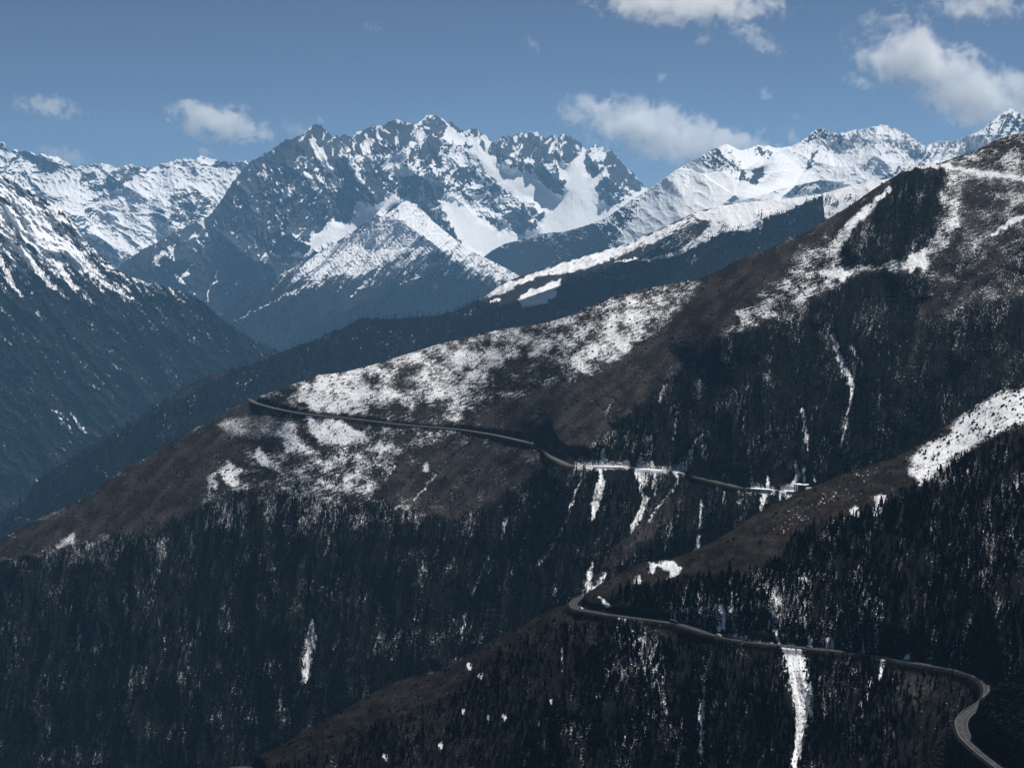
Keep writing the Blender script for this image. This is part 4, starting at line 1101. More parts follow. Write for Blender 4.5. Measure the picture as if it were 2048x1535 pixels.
def ribbon(name, R, a, b, z, mat, thick=0.0):
    S = side(R)
    up = np.array([0, 0, z])
    rows = [R + S * a + up, R + S * b + up]
    if thick:
        rows = [R + S * a + np.array([0, 0, z - thick])] + rows + [R + S * b + np.array([0, 0, z - thick])]
    A = np.array(rows); n, m = A.shape[:2]
    ii = np.arange(n * m).reshape(n, m)
    F = np.stack([ii[:-1, :-1], ii[1:, :-1], ii[1:, 1:], ii[:-1, 1:]], -1).reshape(-1, 4)
    o = mesh_np(name, A, [F], mat, False)
    o['kind'] = 'structure'
    return o
ribbon("road", RC, -3.4, 3.4, 0.0, M_ASPH2, 0.5)
ribbon("road", RB, -3.7, 3.7, 0.0, M_ASPH, 0.5)
ribbon("road", RA, -3.9, 3.9, 0.0, M_ASPH, 0.5)
def marks(R, offs, w=0.16):
    Vs, Fs, k = [], [], 0
    for a in offs:
        S = side(R); n = len(R)
        Vs += [R + S * (a - w / 2) + (0, 0, 0.012), R + S * (a + w / 2) + (0, 0, 0.012)]
        i = np.arange(n - 1) + k
        Fs.append(np.stack([i, i + 1, i + 1 + n, i + n], -1)); k += 2 * n
    return np.concatenate(Vs), np.concatenate(Fs)
for R in (RB, RA):
    v_, f_ = marks(R, (-3.45, 3.45, 0.0))
    o = mesh_np("road_markings", v_, [f_], M_PAINT, False); o['kind'] = 'structure'
# white slow-down bars across the outer lane of the near bend
Vs, Fs = [], []
S_ = side(RA)
for j, i in enumerate(range(14, len(RA) - 4, 11)):
    c = RA[i]; s = S_[i]; t = np.array([s[1], -s[0], 0]) * 0.45
    q = [c + s * 0.5 - t, c + s * 3.4 - t, c + s * 3.4 + t, c + s * 0.5 + t]
    Vs += [p + np.array([0, 0, 0.02]) for p in q]; Fs.append([4 * j, 4 * j + 1, 4 * j + 2, 4 * j + 3])
o = mesh_np("road_crossbars", np.array(Vs), [np.array(Fs)], M_PAINT, False); o['kind'] = 'structure'

# a scrap of another hairpin at the bottom edge
ribbon("road", RH, -3.8, 3.8, 0.0, M_ASPH, 0.5)

# =================================================================== box / prism helpers for built things
class MBd:
    def __init__(s): s.v = []; s.f = []
    def box(s, c, d, rz=0.0, taper=1.0, M=None):
        k = len(s.v); x, y, z = d[0] / 2, d[1] / 2, d[2] / 2
        ca, sa = math.cos(rz), math.sin(rz)
        for dz, q in ((-z, 1.0), (z, taper)):
            for (a, b) in ((-x, -y), (x, -y), (x, y), (-x, y)):
                a *= q; b *= q
                s.v.append((c[0] + a * ca - b * sa, c[1] + a * sa + b * ca, c[2] + dz))
        s.f += [[k, k+3, k+2, k+1], [k+4, k+5, k+6, k+7], [k, k+1, k+5, k+4], [k+1, k+2, k+6, k+5], [k+2, k+3, k+7, k+6], [k+3, k, k+4, k+7]]
    def bar(s, a, b, r):
        a = Vector(a); b = Vector(b); d = (b - a).normalized()
        u = d.orthogonal().normalized(); w = d.cross(u)
        k = len(s.v)
        for p in (a, b):
            for (i, j) in ((-1, -1), (1, -1), (1, 1), (-1, 1)):
                s.v.append(tuple(p + u * r * i + w * r * j))
        s.f += [[k, k+3, k+2, k+1], [k+4, k+5, k+6, k+7], [k, k+1, k+5, k+4], [k+1, k+2, k+6, k+5], [k+2, k+3, k+7, k+6], [k+3, k, k+4, k+7]]
    def cyl(s, c, axis, r, h, n=14):
        k = len(s.v); ax = Vector(axis).normalized(); u = ax.orthogonal().normalized(); w = ax.cross(u)
        for e in (-h / 2, h / 2):
            for i in range(n):
                a = 2 * math.pi * i / n
                s.v.append(tuple(Vector(c) + ax * e + (u * math.cos(a) + w * math.sin(a)) * r))
        for i in range(n):
            j = (i + 1) % n
            s.f.append([k + i, k + j, k + n + j, k + n + i])
        s.f.append([k + n - 1 - i for i in range(n)]); s.f.append([k + n + i for i in range(n)])
    def prism(s, prof, y0, y1):
        """profile in x,z extruded along y"""
        k = len(s.v); n = len(prof)
        for y in (y0, y1):
            for (x, z) in prof: s.v.append((x, y, z))
        for i in range(n):
            j = (i + 1) % n
            s.f.append([k + i, k + j, k + n + j, k + n + i])
        s.f.append([k + n - 1 - i for i in range(n)]); s.f.append([k + n + i for i in range(n)])
    def build(s, name, mat, parent=None, smooth=False, bevel=0.0):
        me = bpy.data.meshes.new(name); me.from_pydata(s.v, [], s.f); me.materials.append(mat)
        o = bpy.data.objects.new(name, me); COL.objects.link(o)
        if parent: o.parent = parent
        if smooth: me.polygons.foreach_set("use_smooth", [True] * len(me.polygons))
        if bevel:
            b = o.modifiers.new("bevel", 'BEVEL'); b.width = bevel; b.segments = 2; b.limit_method = 'ANGLE'
        return o

def wall_along(R, i0, i1, off, zt, zb, thick, name, mat, parent=None, outer=1, taper_ends=True):
    S = side(R); k = np.arange(i0, i1)
    C = R[k]; s = S[k]
    n = len(k)
    e = np.minimum(np.arange(n), np.arange(n)[::-1]) / max(3.0, n * 0.18)
    dz = zb * np.clip(e, 0.15, 1) if taper_ends else np.full(n, zb)
    a = C + s * off + (0, 0, zt); b = C + s * (off + outer * thick) + (0, 0, zt)
    c = b + s * outer * 0.12 * np.abs(dz)[:, None]; c[:, 2] = C[:, 2] + zt - dz
    d = a.copy(); d[:, 2] = C[:, 2] + zt - dz
    A = np.array([a, b, c, d, a]); ii = np.arange(5 * n).reshape(5, n)
    F = np.stack([ii[:-1, :-1], ii[1:, :-1], ii[1:, 1:], ii[:-1, 1:]], -1).reshape(-1, 4)
    E = np.array([[ii[0, 0], ii[1, 0], ii[2, 0], ii[3, 0]], [ii[0, -1], ii[3, -1], ii[2, -1], ii[1, -1]]])
    return mesh_np(name, A, [F, E], mat, False, parent)

def near_idx(R, px, py=None):
    l = (R[:, 0] / R[:, 1]); 
    # back to traced pixels
    c, s = math.cos(PITCH), math.sin(PITCH)
    yy = R[:, 1] * c - R[:, 2] * s; zz = R[:, 1] * s + R[:, 2] * c
    X = 1024 + FPX * R[:, 0] / yy; Y = 767.5 - FPX * zz / yy
    return int(np.argmin(np.abs(X - px) + (0 if py is None else np.abs(Y - py))))
M_WALL = simple_material("stone_wall", (0.12, 0.115, 0.11), 0.95, nscale=0.8, var=0.35, bump=0.2)
def outer_sign(R, i):
    # which side faces the camera / valley (towards -Y)
    return 1 if side(R)[i][1] < 0 else -1
for (xa, ya, xb, yb, h, lab) in ((1150,1214,1192,1224,6.5,"dark curved retaining wall under the outside of the lower hairpin bend"),
                         (1572,1291,1712,1305,5.0,"long dark retaining wall under the lower road beside the wide snow gully"),
                         (1840,1327,1925,1342,4.0,"retaining wall under the lower road just before the bend at the right")):
    i0, i1 = near_idx(RB, xa, ya), near_idx(RB, xb, yb)
    sg = outer_sign(RB, (i0 + i1) // 2)
    w = wall_along(RB, min(i0, i1), max(i0, i1), sg * 4.2, 0.35, h, 0.5, "retaining_wall", M_WALL, outer=sg)
    tag(w, lab, "wall", "retaining walls under the road")
for (xa, xb, h, lab) in ((1500,1552,7.0,"dark retaining wall under the snowy upper road left of the tunnel"), (1578,1640,7.5,"dark retaining wall carrying the snowy upper road in front of the tunnel mouth"),
                         (1186,1262,4.0,"low dark wall under the snow covered upper road above the widest snow gully")):
    i0, i1 = near_idx(RC, xa), near_idx(RC, xb)
    sg = outer_sign(RC, (i0 + i1) // 2)
    w = wall_along(RC, min(i0, i1), max(i0, i1), sg * 5.6, 0.5, h, 0.6, "retaining_wall", M_WALL, outer=sg)
    tag(w, lab, "wall", "retaining walls under the road")

# snow lying on the closed stretch of the upper road
M_SNOW = simple_material("road_snow", (0.84, 0.85, 0.87), 0.8, nscale=0.4, var=0.05, bump=0.5)
for xa, xb in ((1186,1262),(1282,1330),(1500,1552),(1566,1640)):
    i0, i1 = sorted((near_idx(RC, xa), near_idx(RC, xb)))
    sub = RC[i0:i1].copy(); sub[:, 2] += 0.0
    S = side(sub); n = len(sub)
    offs = np.linspace(-5.0, 5.0, 9)
    hh = np.minimum(np.arange(n), np.arange(n)[::-1]) / 4.0
    A = []
    for a in offs:
        hgt = 0.9 * (1 - (a / 5.2) ** 4) * np.clip(hh, 0, 1) * (1 + 0.5 * fbm(sub[:, 0] / 8 + a, sub[:, 1] / 8, 2, 8)) + 0.02
        q = sub + S * a; q[:, 2] += hgt; A.append(q)
    A = np.array(A); ii = np.arange(9 * n).reshape(9, n)
    F = np.stack([ii[:-1, :-1], ii[1:, :-1], ii[1:, 1:], ii[:-1, 1:]], -1).reshape(-1, 4)
    o = mesh_np("road_snow", A, [F], M_SNOW, True); o['kind'] = 'structure'

# guard rails along the lower road
def guardrail(R, i0, i1, off, lab):
    root = empty("guardrail", tuple(R[i0]))
    S = side(R)
    sub = R[i0:i1] + S[i0:i1] * off
    base = np.array(R[i0])
    A = np.array([sub + (0, 0, 0.45), sub + (0, 0, 0.8), sub + S[i0:i1] * 0.08 + (0, 0, 0.8), sub + S[i0:i1] * 0.08 + (0, 0, 0.45), sub + (0, 0, 0.45)]) - base
    n = i1 - i0; ii = np.arange(5 * n).reshape(5, n)
    F = np.stack([ii[:-1, :-1], ii[1:, :-1], ii[1:, 1:], ii[:-1, 1:]], -1).reshape(-1, 4)
    mesh_np("rail", A, [F], M_METAL, False, root)
    pb = MBd()
    for k in range(0, n, 2):
        p = sub[k] - base + S[i0 + k] * 0.04
        pb.box((p[0], p[1], 0.22), (0.14, 0.14, 1.0))
    p = pb.build("post", M_METAL, root); p['kind'] = 'stuff'
    tag(root, lab, "guardrail", "guardrails along the road")
i0, i1 = sorted((near_idx(RB, 1200, 1226), near_idx(RB, 1560, 1290)))
guardrail(RB, i0, i1, outer_sign(RB, (i0 + i1) // 2) * 4.35, "thin grey guardrail on the valley side of the lower road left of the snow gully")
i0, i1 = sorted((near_idx(RB, 1720, 1306), near_idx(RB, 1955, 1352)))
guardrail(RB, i0, i1, outer_sign(RB, (i0 + i1) // 2) * 4.35, "thin grey guardrail on the lower road running into the right hand bend")
guardrail(RA, 6, len(RA) - 2, 4.3 if side(RA)[len(RA) // 2][0] < 0 else -4.3, "guardrail round the outside of the nearest bend at the lower right")

# =================================================================== tunnel mouth on the upper road
ti = near_idx(RC, 1611)
tp = RC[ti]; tt = RC[ti + 3] - RC[ti - 3]; ang = math.atan2(tt[1], tt[0])
M_CAVE = simple_material("dark_concrete", (0.06, 0.06, 0.062), 0.95, nscale=0.5, var=0.3)
M_TUBE = simple_material("pale_concrete", (0.40, 0.37, 0.31), 0.9, nscale=0.35, var=0.15)
tun = empty("tunnel_portal", (tp[0], tp[1], tp[2] - 0.2), ang)
tag(tun, "concrete tunnel mouth with a snowy flat gallery roof and a pale rounded tube behind", "tunnel")
g = MBd()
g.box((-7.5, 6.5, 4.6), (14, 0.8, 9.2))                       # hill side wall
for k in range(5): g.box((-14 + k * 3.3, -5.2, 4.4), (0.8, 0.8, 8.8))
g.box((-7.0, 0.8, 9.3), (15.5, 13.2, 1.0))
g.box((-0.3, 0.7, 4.4), (0.8, 12.0, 8.6))
g.build("gallery", M_CAVE, tun)
s_ = MBd(); s_.box((-7.0, 0.8, 10.15), (15.9, 13.4, 0.7), taper=0.97); s_.build("roof_snow", M_SNOW, tun)
prof = []
nn = 18
t_ = MBd()
outer = [(math.cos(a) * 6.6, math.sin(a) * 7.2) for a in np.linspace(0, math.pi, nn)]
inner = [(math.cos(a) * 5.9, math.sin(a) * 6.5) for a in np.linspace(math.pi, 0, nn)]
k = 0
for (x0_, x1_) in ((0.2, 34.0),):
    for x in (x0_, x1_):
        for (y, z) in outer + inner: t_.v.append((x, y + 0.6, z))
    m_ = 2 * nn
    for i in range(m_):
        j = (i + 1) % m_
        t_.f.append([i, j, m_ + j, m_ + i])
    for i in range(nn - 1):
        a, b = i, i + 1; c, d = m_ - 2 - i, m_ - 1 - i
        t_.f.append([a, d, c, b]); t_.f.append([m_ + a, m_ + b, m_ + c, m_ + d])
t_.build("tube", M_TUBE, tun, smooth=False)

# =================================================================== lattice pylon far off on the shoulder of the snow range
def surf(L, px, py):
    c = int(np.argmin(np.abs(L.PX[0] - px)))
    r = int(np.argmin(np.abs(L.PY[:, c] - py)))
    return L.P[r, c], r, c
pp, _, _ = surf(L5, 1083, 466)
py_ = empty("power_pylon", tuple(pp))
tag(py_, "tiny dark lattice pylon standing on the shoulder below the snowfield", "pylon")
pb = MBd()
H = 34.0
def leg(i, j, z): 
    w = 2.6 * (1 - z / H) + 0.5
    return (i * w, j * w, z)
for i, j in ((-1, -1), (1, -1), (1, 1), (-1, 1)): pb.bar(leg(i, j, -3), leg(i, j, H), 0.32)
for z in (0, 4, 8, 11.5, 14.5):
    for (a, b) in (((-1, -1), (1, -1)), ((1, -1), (1, 1)), ((1, 1), (-1, 1)), ((-1, 1), (-1, -1))):
        pb.bar(leg(*a, z), leg(*b, z + 3), 0.16)
pb.build("tower_frame", M_METAL, py_)
ab = MBd(); ab.bar((-3.5, 0, 16.0), (3.5, 0, 16.0), 0.3); ab.bar((-2.6, 0, 13.0), (2.6, 0, 13.0), 0.3); ab.build("crossarm", M_METAL, py_)

# =================================================================== vehicles
M_GLASS = simple_material("dark_glass", (0.02, 0.022, 0.025), 0.15, spec=0.5)
M_TYRE = simple_material("tyre_rubber", (0.02, 0.02, 0.02), 0.9)
M_RIM = simple_material("wheel_rim", (0.4, 0.4, 0.4), 0.4, metal=0.8)
M_LAMP = simple_material("lamp_glass", (0.7, 0.7, 0.66), 0.2)
def make_car(name, label, cat, paint, loc, rz, L=4.6, W=1.85, H=1.6, kind="car"):
    root = empty(name, loc, rz)
    tag(root, label, cat, "vehicles on the mountain road")
    b = MBd()
    if kind == "car":
        prof = [(-L/2, .35), (-L/2, .85), (-L/2+.25, 1.0), (-L*.42, 1.05), (-L*.30, H-.03), (L*.06, H), (L*.24, 1.02), (L*.45, .88), (L/2, .72), (L/2, .35)]
    elif kind == "van":
        prof = [(-L/2, .35), (-L/2, H-.2), (-L/2+.2, H), (L*.30, H), (L*.42, 1.25), (L/2-.05, 1.05), (L/2, .7), (L/2, .35)]
    else:
        prof = [(-L/2, .8), (-L/2, H), (L*.24, H), (L*.24, .8)]
    b.prism(prof, -W/2, W/2)
    b.build("body", paint, root, bevel=0.08)
    if kind == "truck":
        c = MBd(); c.prism([(L*.26, .5), (L*.26, H*.78), (L*.38, H*.80), (L*.48, 1.5), (L/2, 1.3), (L/2, .5)], -W/2, W/2)
        c.build("cab", M_TRUCKCAB, root, bevel=0.08)
        w = MBd(); w.box((L*.455, 0, 2.0), (.25, W*.86, .75)); w.build("windscreen", M_GLASS, root)
    else:
        w = MBd()
        z0, z1 = 1.04, H - .1
        xs0, xs1 = (-L*.36, L*.20) if kind == "car" else (-L*.45, L*.36)
        for s in (-1, 1):
            w = MBd()
            w.box(((xs0 + xs1) / 2 - .1, s * (W/2 + .004), (z0 + z1) / 2), ((xs1 - xs0) * .78, .02, (z1 - z0) * .8))
            w.build("side_window", M_GLASS, root)
        w = MBd(); x = L * .17 if kind == "car" else L * .38
        w.bar((x - .22, 0, H - .12), (x + .16, 0, 1.08), .02)
        w2 = MBd(); k = 0
        a = (x - .18, -W*.42, H - .1); 
        w2.v = [(L*.075, -W*.42, H + .004), (L*.235, -W*.42, 1.05), (L*.235, W*.42, 1.05), (L*.075, W*.42, H + .004)] if kind == "car" else [(L*.305, -W*.42, H), (L*.425, -W*.42, 1.27), (L*.425, W*.42, 1.27), (L*.305, W*.42, H)]
        w2.f = [[0, 1, 2, 3]]
        o = w2.build("windscreen", M_GLASS, root); so = o.modifiers.new("thickness", 'SOLIDIFY'); so.thickness = 0.03; so.offset = 1
    for sx in (-1, 1):
        for sy in (-1, 1):
            r = .36 if kind != "truck" else .5
            wh = MBd(); wh.cyl((sx * L * .31, sy * (W/2 - .1), r), (0, 1, 0), r, .24, 16)
            t = wh.build("wheel", M_TYRE, root)
            rm = MBd(); rm.cyl((sx * L * .31, sy * (W/2 + .025), r), (0, 1, 0), r * .6, .03, 12); rm.build("rim", M_RIM, t)
    for sy in (-1, 1):
        h = MBd(); h.box((L/2 + .01, sy * W * .36, .78 if kind != "truck" else 1.0), (.05, .32, .16)); h.build("headlight", M_LAMP, root)
    return root
P_SILV = simple_material("silver_paint", (0.46, 0.47, 0.48), 0.3, metal=0.3, nscale=1, var=0.05, spec=0.5)
P_WHITE = simple_material("white_paint", (0.66, 0.66, 0.64), 0.35, nscale=1, var=0.05, spec=0.5)
P_BLACK = simple_material("black_paint", (0.015, 0.016, 0.018), 0.3, nscale=1, var=0.05, spec=0.5)
P_DARK = simple_material("dark_cargo_box", (0.018, 0.02, 0.024), 0.6, nscale=1, var=0.2)
M_TRUCKCAB = simple_material("dark_cab_paint", (0.02, 0.022, 0.03), 0.4, nscale=1, var=0.05)
def on_road(R, px, py, lane):
    i = near_idx(R, px, py); t = R[i + 1] - R[i - 1]; s = side(R)[i]
    p = R[i] + s * lane
    return (p[0], p[1], p[2] + 0.01), math.atan2(t[1], t[0])
p, a = on_road(RB, 1158, 1216, -1.9)
make_car("car", "small silver car on the inside lane of the lower hairpin bend", "car", P_SILV, p, a)
p, a = on_road(RB, 1351, 1246, 1.9)
make_car("box_truck", "black box truck on the lower road right of the hairpin", "truck", P_DARK, p, a, L=8.4, W=2.4, H=3.3, kind="truck")
p, a = on_road(RB, 1443, 1272, 1.9)
make_car("van", "pale van on the lower road beside the roadside snow patches", "van", P_WHITE, p, a, L=4.9, W=1.9, H=2.0, kind="van")
p, a = on_road(RB, 1495, 1282, -1.9)
make_car("car", "black car on the lower road left of the wide snow gully", "car", P_BLACK, p, a)
p, a = on_road(RB, 1617, 1296, -1.9)
make_car("car", "grey car on the lower road just right of the wide snow gully", "car", simple_material("grey_paint", (0.28, 0.29, 0.3), 0.3, metal=0.3, nscale=1, var=0.05), p, a)
p, a = on_road(RC, 1066, 886, 1.9)
make_car("car", "tiny dark car on the far upper road near its kink", "car", P_BLACK, p, a)

# =================================================================== trees
M_NEEDLE = simple_material("fir_needles", (0.009, 0.0125, 0.012), 0.85, nscale=0.9, var=0.45, spec=0.0)
M_NEEDLE2 = simple_material("forest_needles", (0.009, 0.0125, 0.012), 0.85, nscale=0.2, var=0.4, island=True, spec=0.0)
M_BARK = simple_material("bark", (0.06, 0.05, 0.042), 0.9, nscale=2.0, var=0.3)
M_TWIG = simple_material("bare_twigs", (0.024, 0.021, 0.020), 0.9, nscale=0.5, var=0.4, spec=0.0)
M_TWIG2 = simple_material("bare_forest_twigs", (0.020, 0.018, 0.017), 0.9, nscale=0.3, var=0.35, island=True, spec=0.0)
M_SHRUB = simple_material("shrub_leaves", (0.016, 0.018, 0.016), 0.9, nscale=0.3, var=0.4, island=True, spec=0.0)

def fir_template(seed, tiers=6, n=7, rmax=0.17):
    """unit height fir crown: ragged drooping branch skirts"""
    r = random.Random(seed); V = []; F = []
    for i in range(tiers):
        z1 = 0.12 + 0.88 * (i / tiers) ** 0.92
        top = min(1.0, z1 + 0.30 * (1 - 0.35 * i / tiers))
        if i == tiers - 1: top = 1.0
        rad = rmax * (1 - (i / tiers)) ** 0.8 * r.uniform(0.82, 1.15) + 0.018
        k = len(V); ph = r.uniform(0, 6.28)
        V.append((r.uniform(-.008, .008), r.uniform(-.008, .008), top))
        for j in range(2 * n):
            a = ph + math.pi * j / n
            q = rad * (r.uniform(0.8, 1.25) if j % 2 == 0 else r.uniform(0.35, 0.55))
            V.append((math.cos(a) * q, math.sin(a) * q, z1 - (0.05 * r.uniform(0.3, 1.2) if j % 2 == 0 else -0.035)))
        for j in range(2 * n): F.append((k, k + 1 + j, k + 1 + (j + 1) % (2 * n)))
    return np.array(V), np.array(F)
def bare_template(seed, nb=12, seg=1):
    """unit height leafless tree: leader plus rising boughs, each a thin three-sided spike"""
    r = random.Random(seed); V = []; F = []
    def spike(a, b, ra, rb):
        a = Vector(a); b = Vector(b); d = (b - a).normalized(); u = d.orthogonal().normalized(); w = d.cross(u); k = len(V)
        for p, q in ((a, ra), (b, rb)):
            for t in range(3):
                an = 2.094 * t; V.append(tuple(p + (u * math.cos(an) + w * math.sin(an)) * q))
        for t in range(3):
            s2 = (t + 1) % 3; F.append((k + t, k + s2, k + 3 + s2)); F.append((k + t, k + 3 + s2, k + 3 + t))
    spike((0, 0, -.03), (r.uniform(-.02, .02), r.uniform(-.02, .02), 1.0), .013, .003)
    for i in range(nb):
        z = 0.25 + 0.7 * i / nb; a = i * 2.4 + r.uniform(-.4, .4); L_ = 0.20 * (1.08 - z) ** 0.6 * r.uniform(.8, 1.25) + .03
        e = (math.cos(a) * L_, math.sin(a) * L_, z + L_ * r.uniform(0.35, 0.9))
        spike((0, 0, z), e, .008, .0035)
        if seg > 1:
            m_ = Vector((0, 0, z)).lerp(Vector(e), .5)
            for q in range(seg):
                a2 = a + r.uniform(-1, 1); l2 = L_ * .5
                spike(m_, (m_.x + math.cos(a2) * l2, m_.y + math.sin(a2) * l2, m_.z + l2 * r.uniform(.2, .8)), .006, .003)
    return np.array(V), np.array(F)
def shrub_template(seed):
    r = random.Random(seed); V = [(0, 0, .95)]; F = []
    n = 7
    for zi, (z, q) in enumerate(((.7, .42), (.3, .55), (-.15, .4))):
        for j in range(n):
            a = 2 * math.pi * (j + .5 * zi) / n; rr = q * r.uniform(.6, 1.3)
            V.append((math.cos(a) * rr, math.sin(a) * rr, z + r.uniform(-.15, .15)))
    for j in range(n): F.append((0, 1 + j, 1 + (j + 1) % n))
    for zi in (0, 1):
        for j in range(n):
            a, b = 1 + zi * n + j, 1 + zi * n + (j + 1) % n
            F.append((a, a + n, b + n)); F.append((a, b + n, b))
    return np.array(V), np.array(F)

def merge(name, tmpl, P, H, Wd, mat, rng):
    """one mesh of many uncounted plants"""
    VV, FF, k = [], [], 0
    pick = rng.integers(0, len(tmpl), len(P)); rot = rng.uniform(0, 6.28, len(P))
    for t, (V, F) in enumerate(tmpl):
        m = pick == t
        if not m.any(): continue
        p, h, w, r = P[m], H[m], Wd[m], rot[m]
        c, s = np.cos(r)[:, None], np.sin(r)[:, None]
        x = (V[None, :, 0] * c - V[None, :, 1] * s) * (h * w)[:, None]
        y = (V[None, :, 0] * s + V[None, :, 1] * c) * (h * w)[:, None]
        z = V[None, :, 2] * h[:, None]
        A = np.stack([x, y, z], -1) + p[:, None, :]
        f = F[None] + (np.arange(len(p)) * len(V))[:, None, None] + k
        VV.append(A.reshape(-1, 3)); FF.append(f.reshape(-1, 3)); k += len(p) * len(V)
    o = mesh_np(name, np.concatenate(VV), [np.concatenate(FF)], mat, False)
    return o

def scatter(L, dens, spacing, rng, step=None):
    """points on a surface, even per real area; dens 0..1"""
    p = np.clip(dens * L.area / (spacing ** 2), 0, 1)
    vis = (L.PX > -350) & (L.PX < 2600) & (L.PY < 1640)
    m = (rng.random(p.shape) < p) & vis
    r, c = np.nonzero(m)
    P = L.P[r, c].copy()
    P += L.du[r, c] * rng.uniform(-.5, .5, (len(P), 1)) + L.dv[r, c] * rng.uniform(-.5, .5, (len(P), 1))
    return P, L.PX[r, c], L.PY[r, c]

FIRS = [fir_template(s) for s in (1, 2, 3, 4)]
FIRS_LO = [fir_template(s, 3, 4, 0.17) for s in (5, 6, 7)]
BARES = [bare_template(s, 9) for s in (1, 2, 3)]
SHRUBS = [shrub_template(s) for s in (1, 2, 3)]
rng = np.random.default_rng(11)

def species(PX, PY, seed):
    """share of leafless trees, in stands"""
    return sstep(-0.12, 0.25, fbm(PX / 90, PY / 110, 3, seed))

near_pool = []
def forest(L, name, spacing, hmean, tm_fir, lab, cat, seed, bare_share=0.5, hi=False, bare_tm=None):
    P, X, Y = scatter(L, L.forest, spacing, rng)
    n = len(P)
    bare = rng.random(n) < species(X, Y, seed) * bare_share
    H = hmean * rng.uniform(0.45, 1.25, n) * np.where(bare, 0.8, 1.0) * np.where(rng.random(n) < 0.04, 1.7, 1.0)
    Wd = rng.uniform(0.8, 1.35, n)
    return P, X, Y, bare, H, Wd

# near forest: 300 firs and 300 leafless trees that show largest stand as individuals
packs = []
for L, sp, hm, sd in ((LB, 3.7, 6.8, 801), (LA, 6.5, 4.0, 802)):
    packs.append(forest(L, "", sp, hm, None, "", "", sd, 0.75))
P = np.concatenate([p[0] for p in packs]); X = np.concatenate([p[1] for p in packs]); Y = np.concatenate([p[2] for p in packs])
B = np.concatenate([p[3] for p in packs]); H = np.concatenate([p[4] for p in packs]); Wd = np.concatenate([p[5] for p in packs])
inside = (X > 10) & (X < 2038) & (Y < 1535) & (Y > 900)
size = np.where(inside, H / P[:, 1], 0)
def where_words(x, y):
    if y > np.interp(x, [1146, 1355, 1563, 1771, 1960], [1209, 1247, 1290, 1314, 1350]):
        if x < 1150: return "on the brown lower slope left of the hairpin"
        if x < 1400: return "below the lower road under the hairpin"
        if x < 1575: return "below the lower road left of the wide snow gully"
        if x < 1800: return "below the lower road right of the wide snow gully"
        return "on the dark slope by the nearest bend"
    if x < 1450: return "above the lower road under the bare brown shoulder"
    if x < 1700: return "above the lower road in the middle of the near ridge"
    return "high on the near ridge towards the right edge"
for kind_bare in (False, True):
    idx = np.nonzero(B == kind_bare)[0]
    order = idx[np.argsort(-size[idx])]
    chosen, rest = order[:300], order[300:]
    if not kind_bare:
        tm = [fir_template(s, 8, 8, 0.16) for s in (21, 22, 23)]; cm, nm, part, cat = M_NEEDLE, "fir_tree", "crown", "fir tree"
        look = "dark pointed fir"
    else:
        tm = [bare_template(s, 14, 2) for s in (21, 22, 23)]; cm, nm, part, cat = M_TWIG, "leafless_tree", "crown", "bare tree"
        look = "thin leafless brown tree"
    protos = []
    for V, F in tm:
        me = bpy.data.meshes.new(part)
        me.from_pydata([tuple(v) for v in V], [], [tuple(int(q) for q in f) for f in F]); me.materials.append(cm)
        tb = MBd(); n_ = 6
        tb.cyl((0, 0, .12), (0, 0, 1), .018, .36, n_)
        mt = bpy.data.meshes.new("trunk"); mt.from_pydata(tb.v, [], tb.f); mt.materials.append(M_BARK)
        protos.append((me, mt))
    for i in chosen:
        me, mt = protos[rng.integers(0, 3)]
        e = empty(nm, tuple(P[i] - np.array([0, 0, .3])), float(rng.uniform(0, 6.28)))
        h = float(H[i]); w = float(Wd[i]) * h; e.scale = (w, w, h)
        ww = where_words(X[i], Y[i])
        tag(e, f"{look} {ww}", cat, f"{look}s {ww}")
        for nme, mm in ((part, me), ("trunk", mt)):
            o = bpy.data.objects.new(nme, mm); COL.objects.link(o); o.parent = e
    if len(rest):
        o = merge("near_forest" if not kind_bare else "near_leafless_forest", FIRS if not kind_bare else BARES, P[rest] - (0, 0, .3), H[rest], Wd[rest], M_NEEDLE2 if not kind_bare else M_TWIG2, rng)
        tag(o, "dense dark fir forest covering the near ridge around the lower road" if not kind_bare else "mass of leafless brown trees covering the near ridge around the lower road", "forest", kind='stuff')

# main ridge forest
P, X, Y, B, H, Wd = forest(LC, "", 4.6, 6.8, None, "", "", 811, 0.35)
Wd = Wd * (1 + 0.9 * (1 - sstep(450, 800, Y)))
H = H * (0.38 + 0.62 * sstep(500, 950, Y)) * (0.8 + 0.5 * sstep(-.2, .3, fbm(X / 60, Y / 60, 2, 77)))
q = ~B
o = merge("ridge_forest", FIRS_LO + [fir_template(31, 4, 5, .16)], P[q] - (0, 0, .4), H[q], Wd[q], M_NEEDLE2, rng); tag(o, "dark fir forest filling the long main slope above and below the upper road", "forest", kind='stuff')
o = merge("ridge_leafless_forest", [bare_template(s, 6) for s in (31, 32)], P[B] - (0, 0, .4), H[B], Wd[B] * 1.4, M_TWIG2, rng); tag(o, "leafless brown woodland mixed into the main slope around the upper road", "forest", kind='stuff')
nC = len(P)
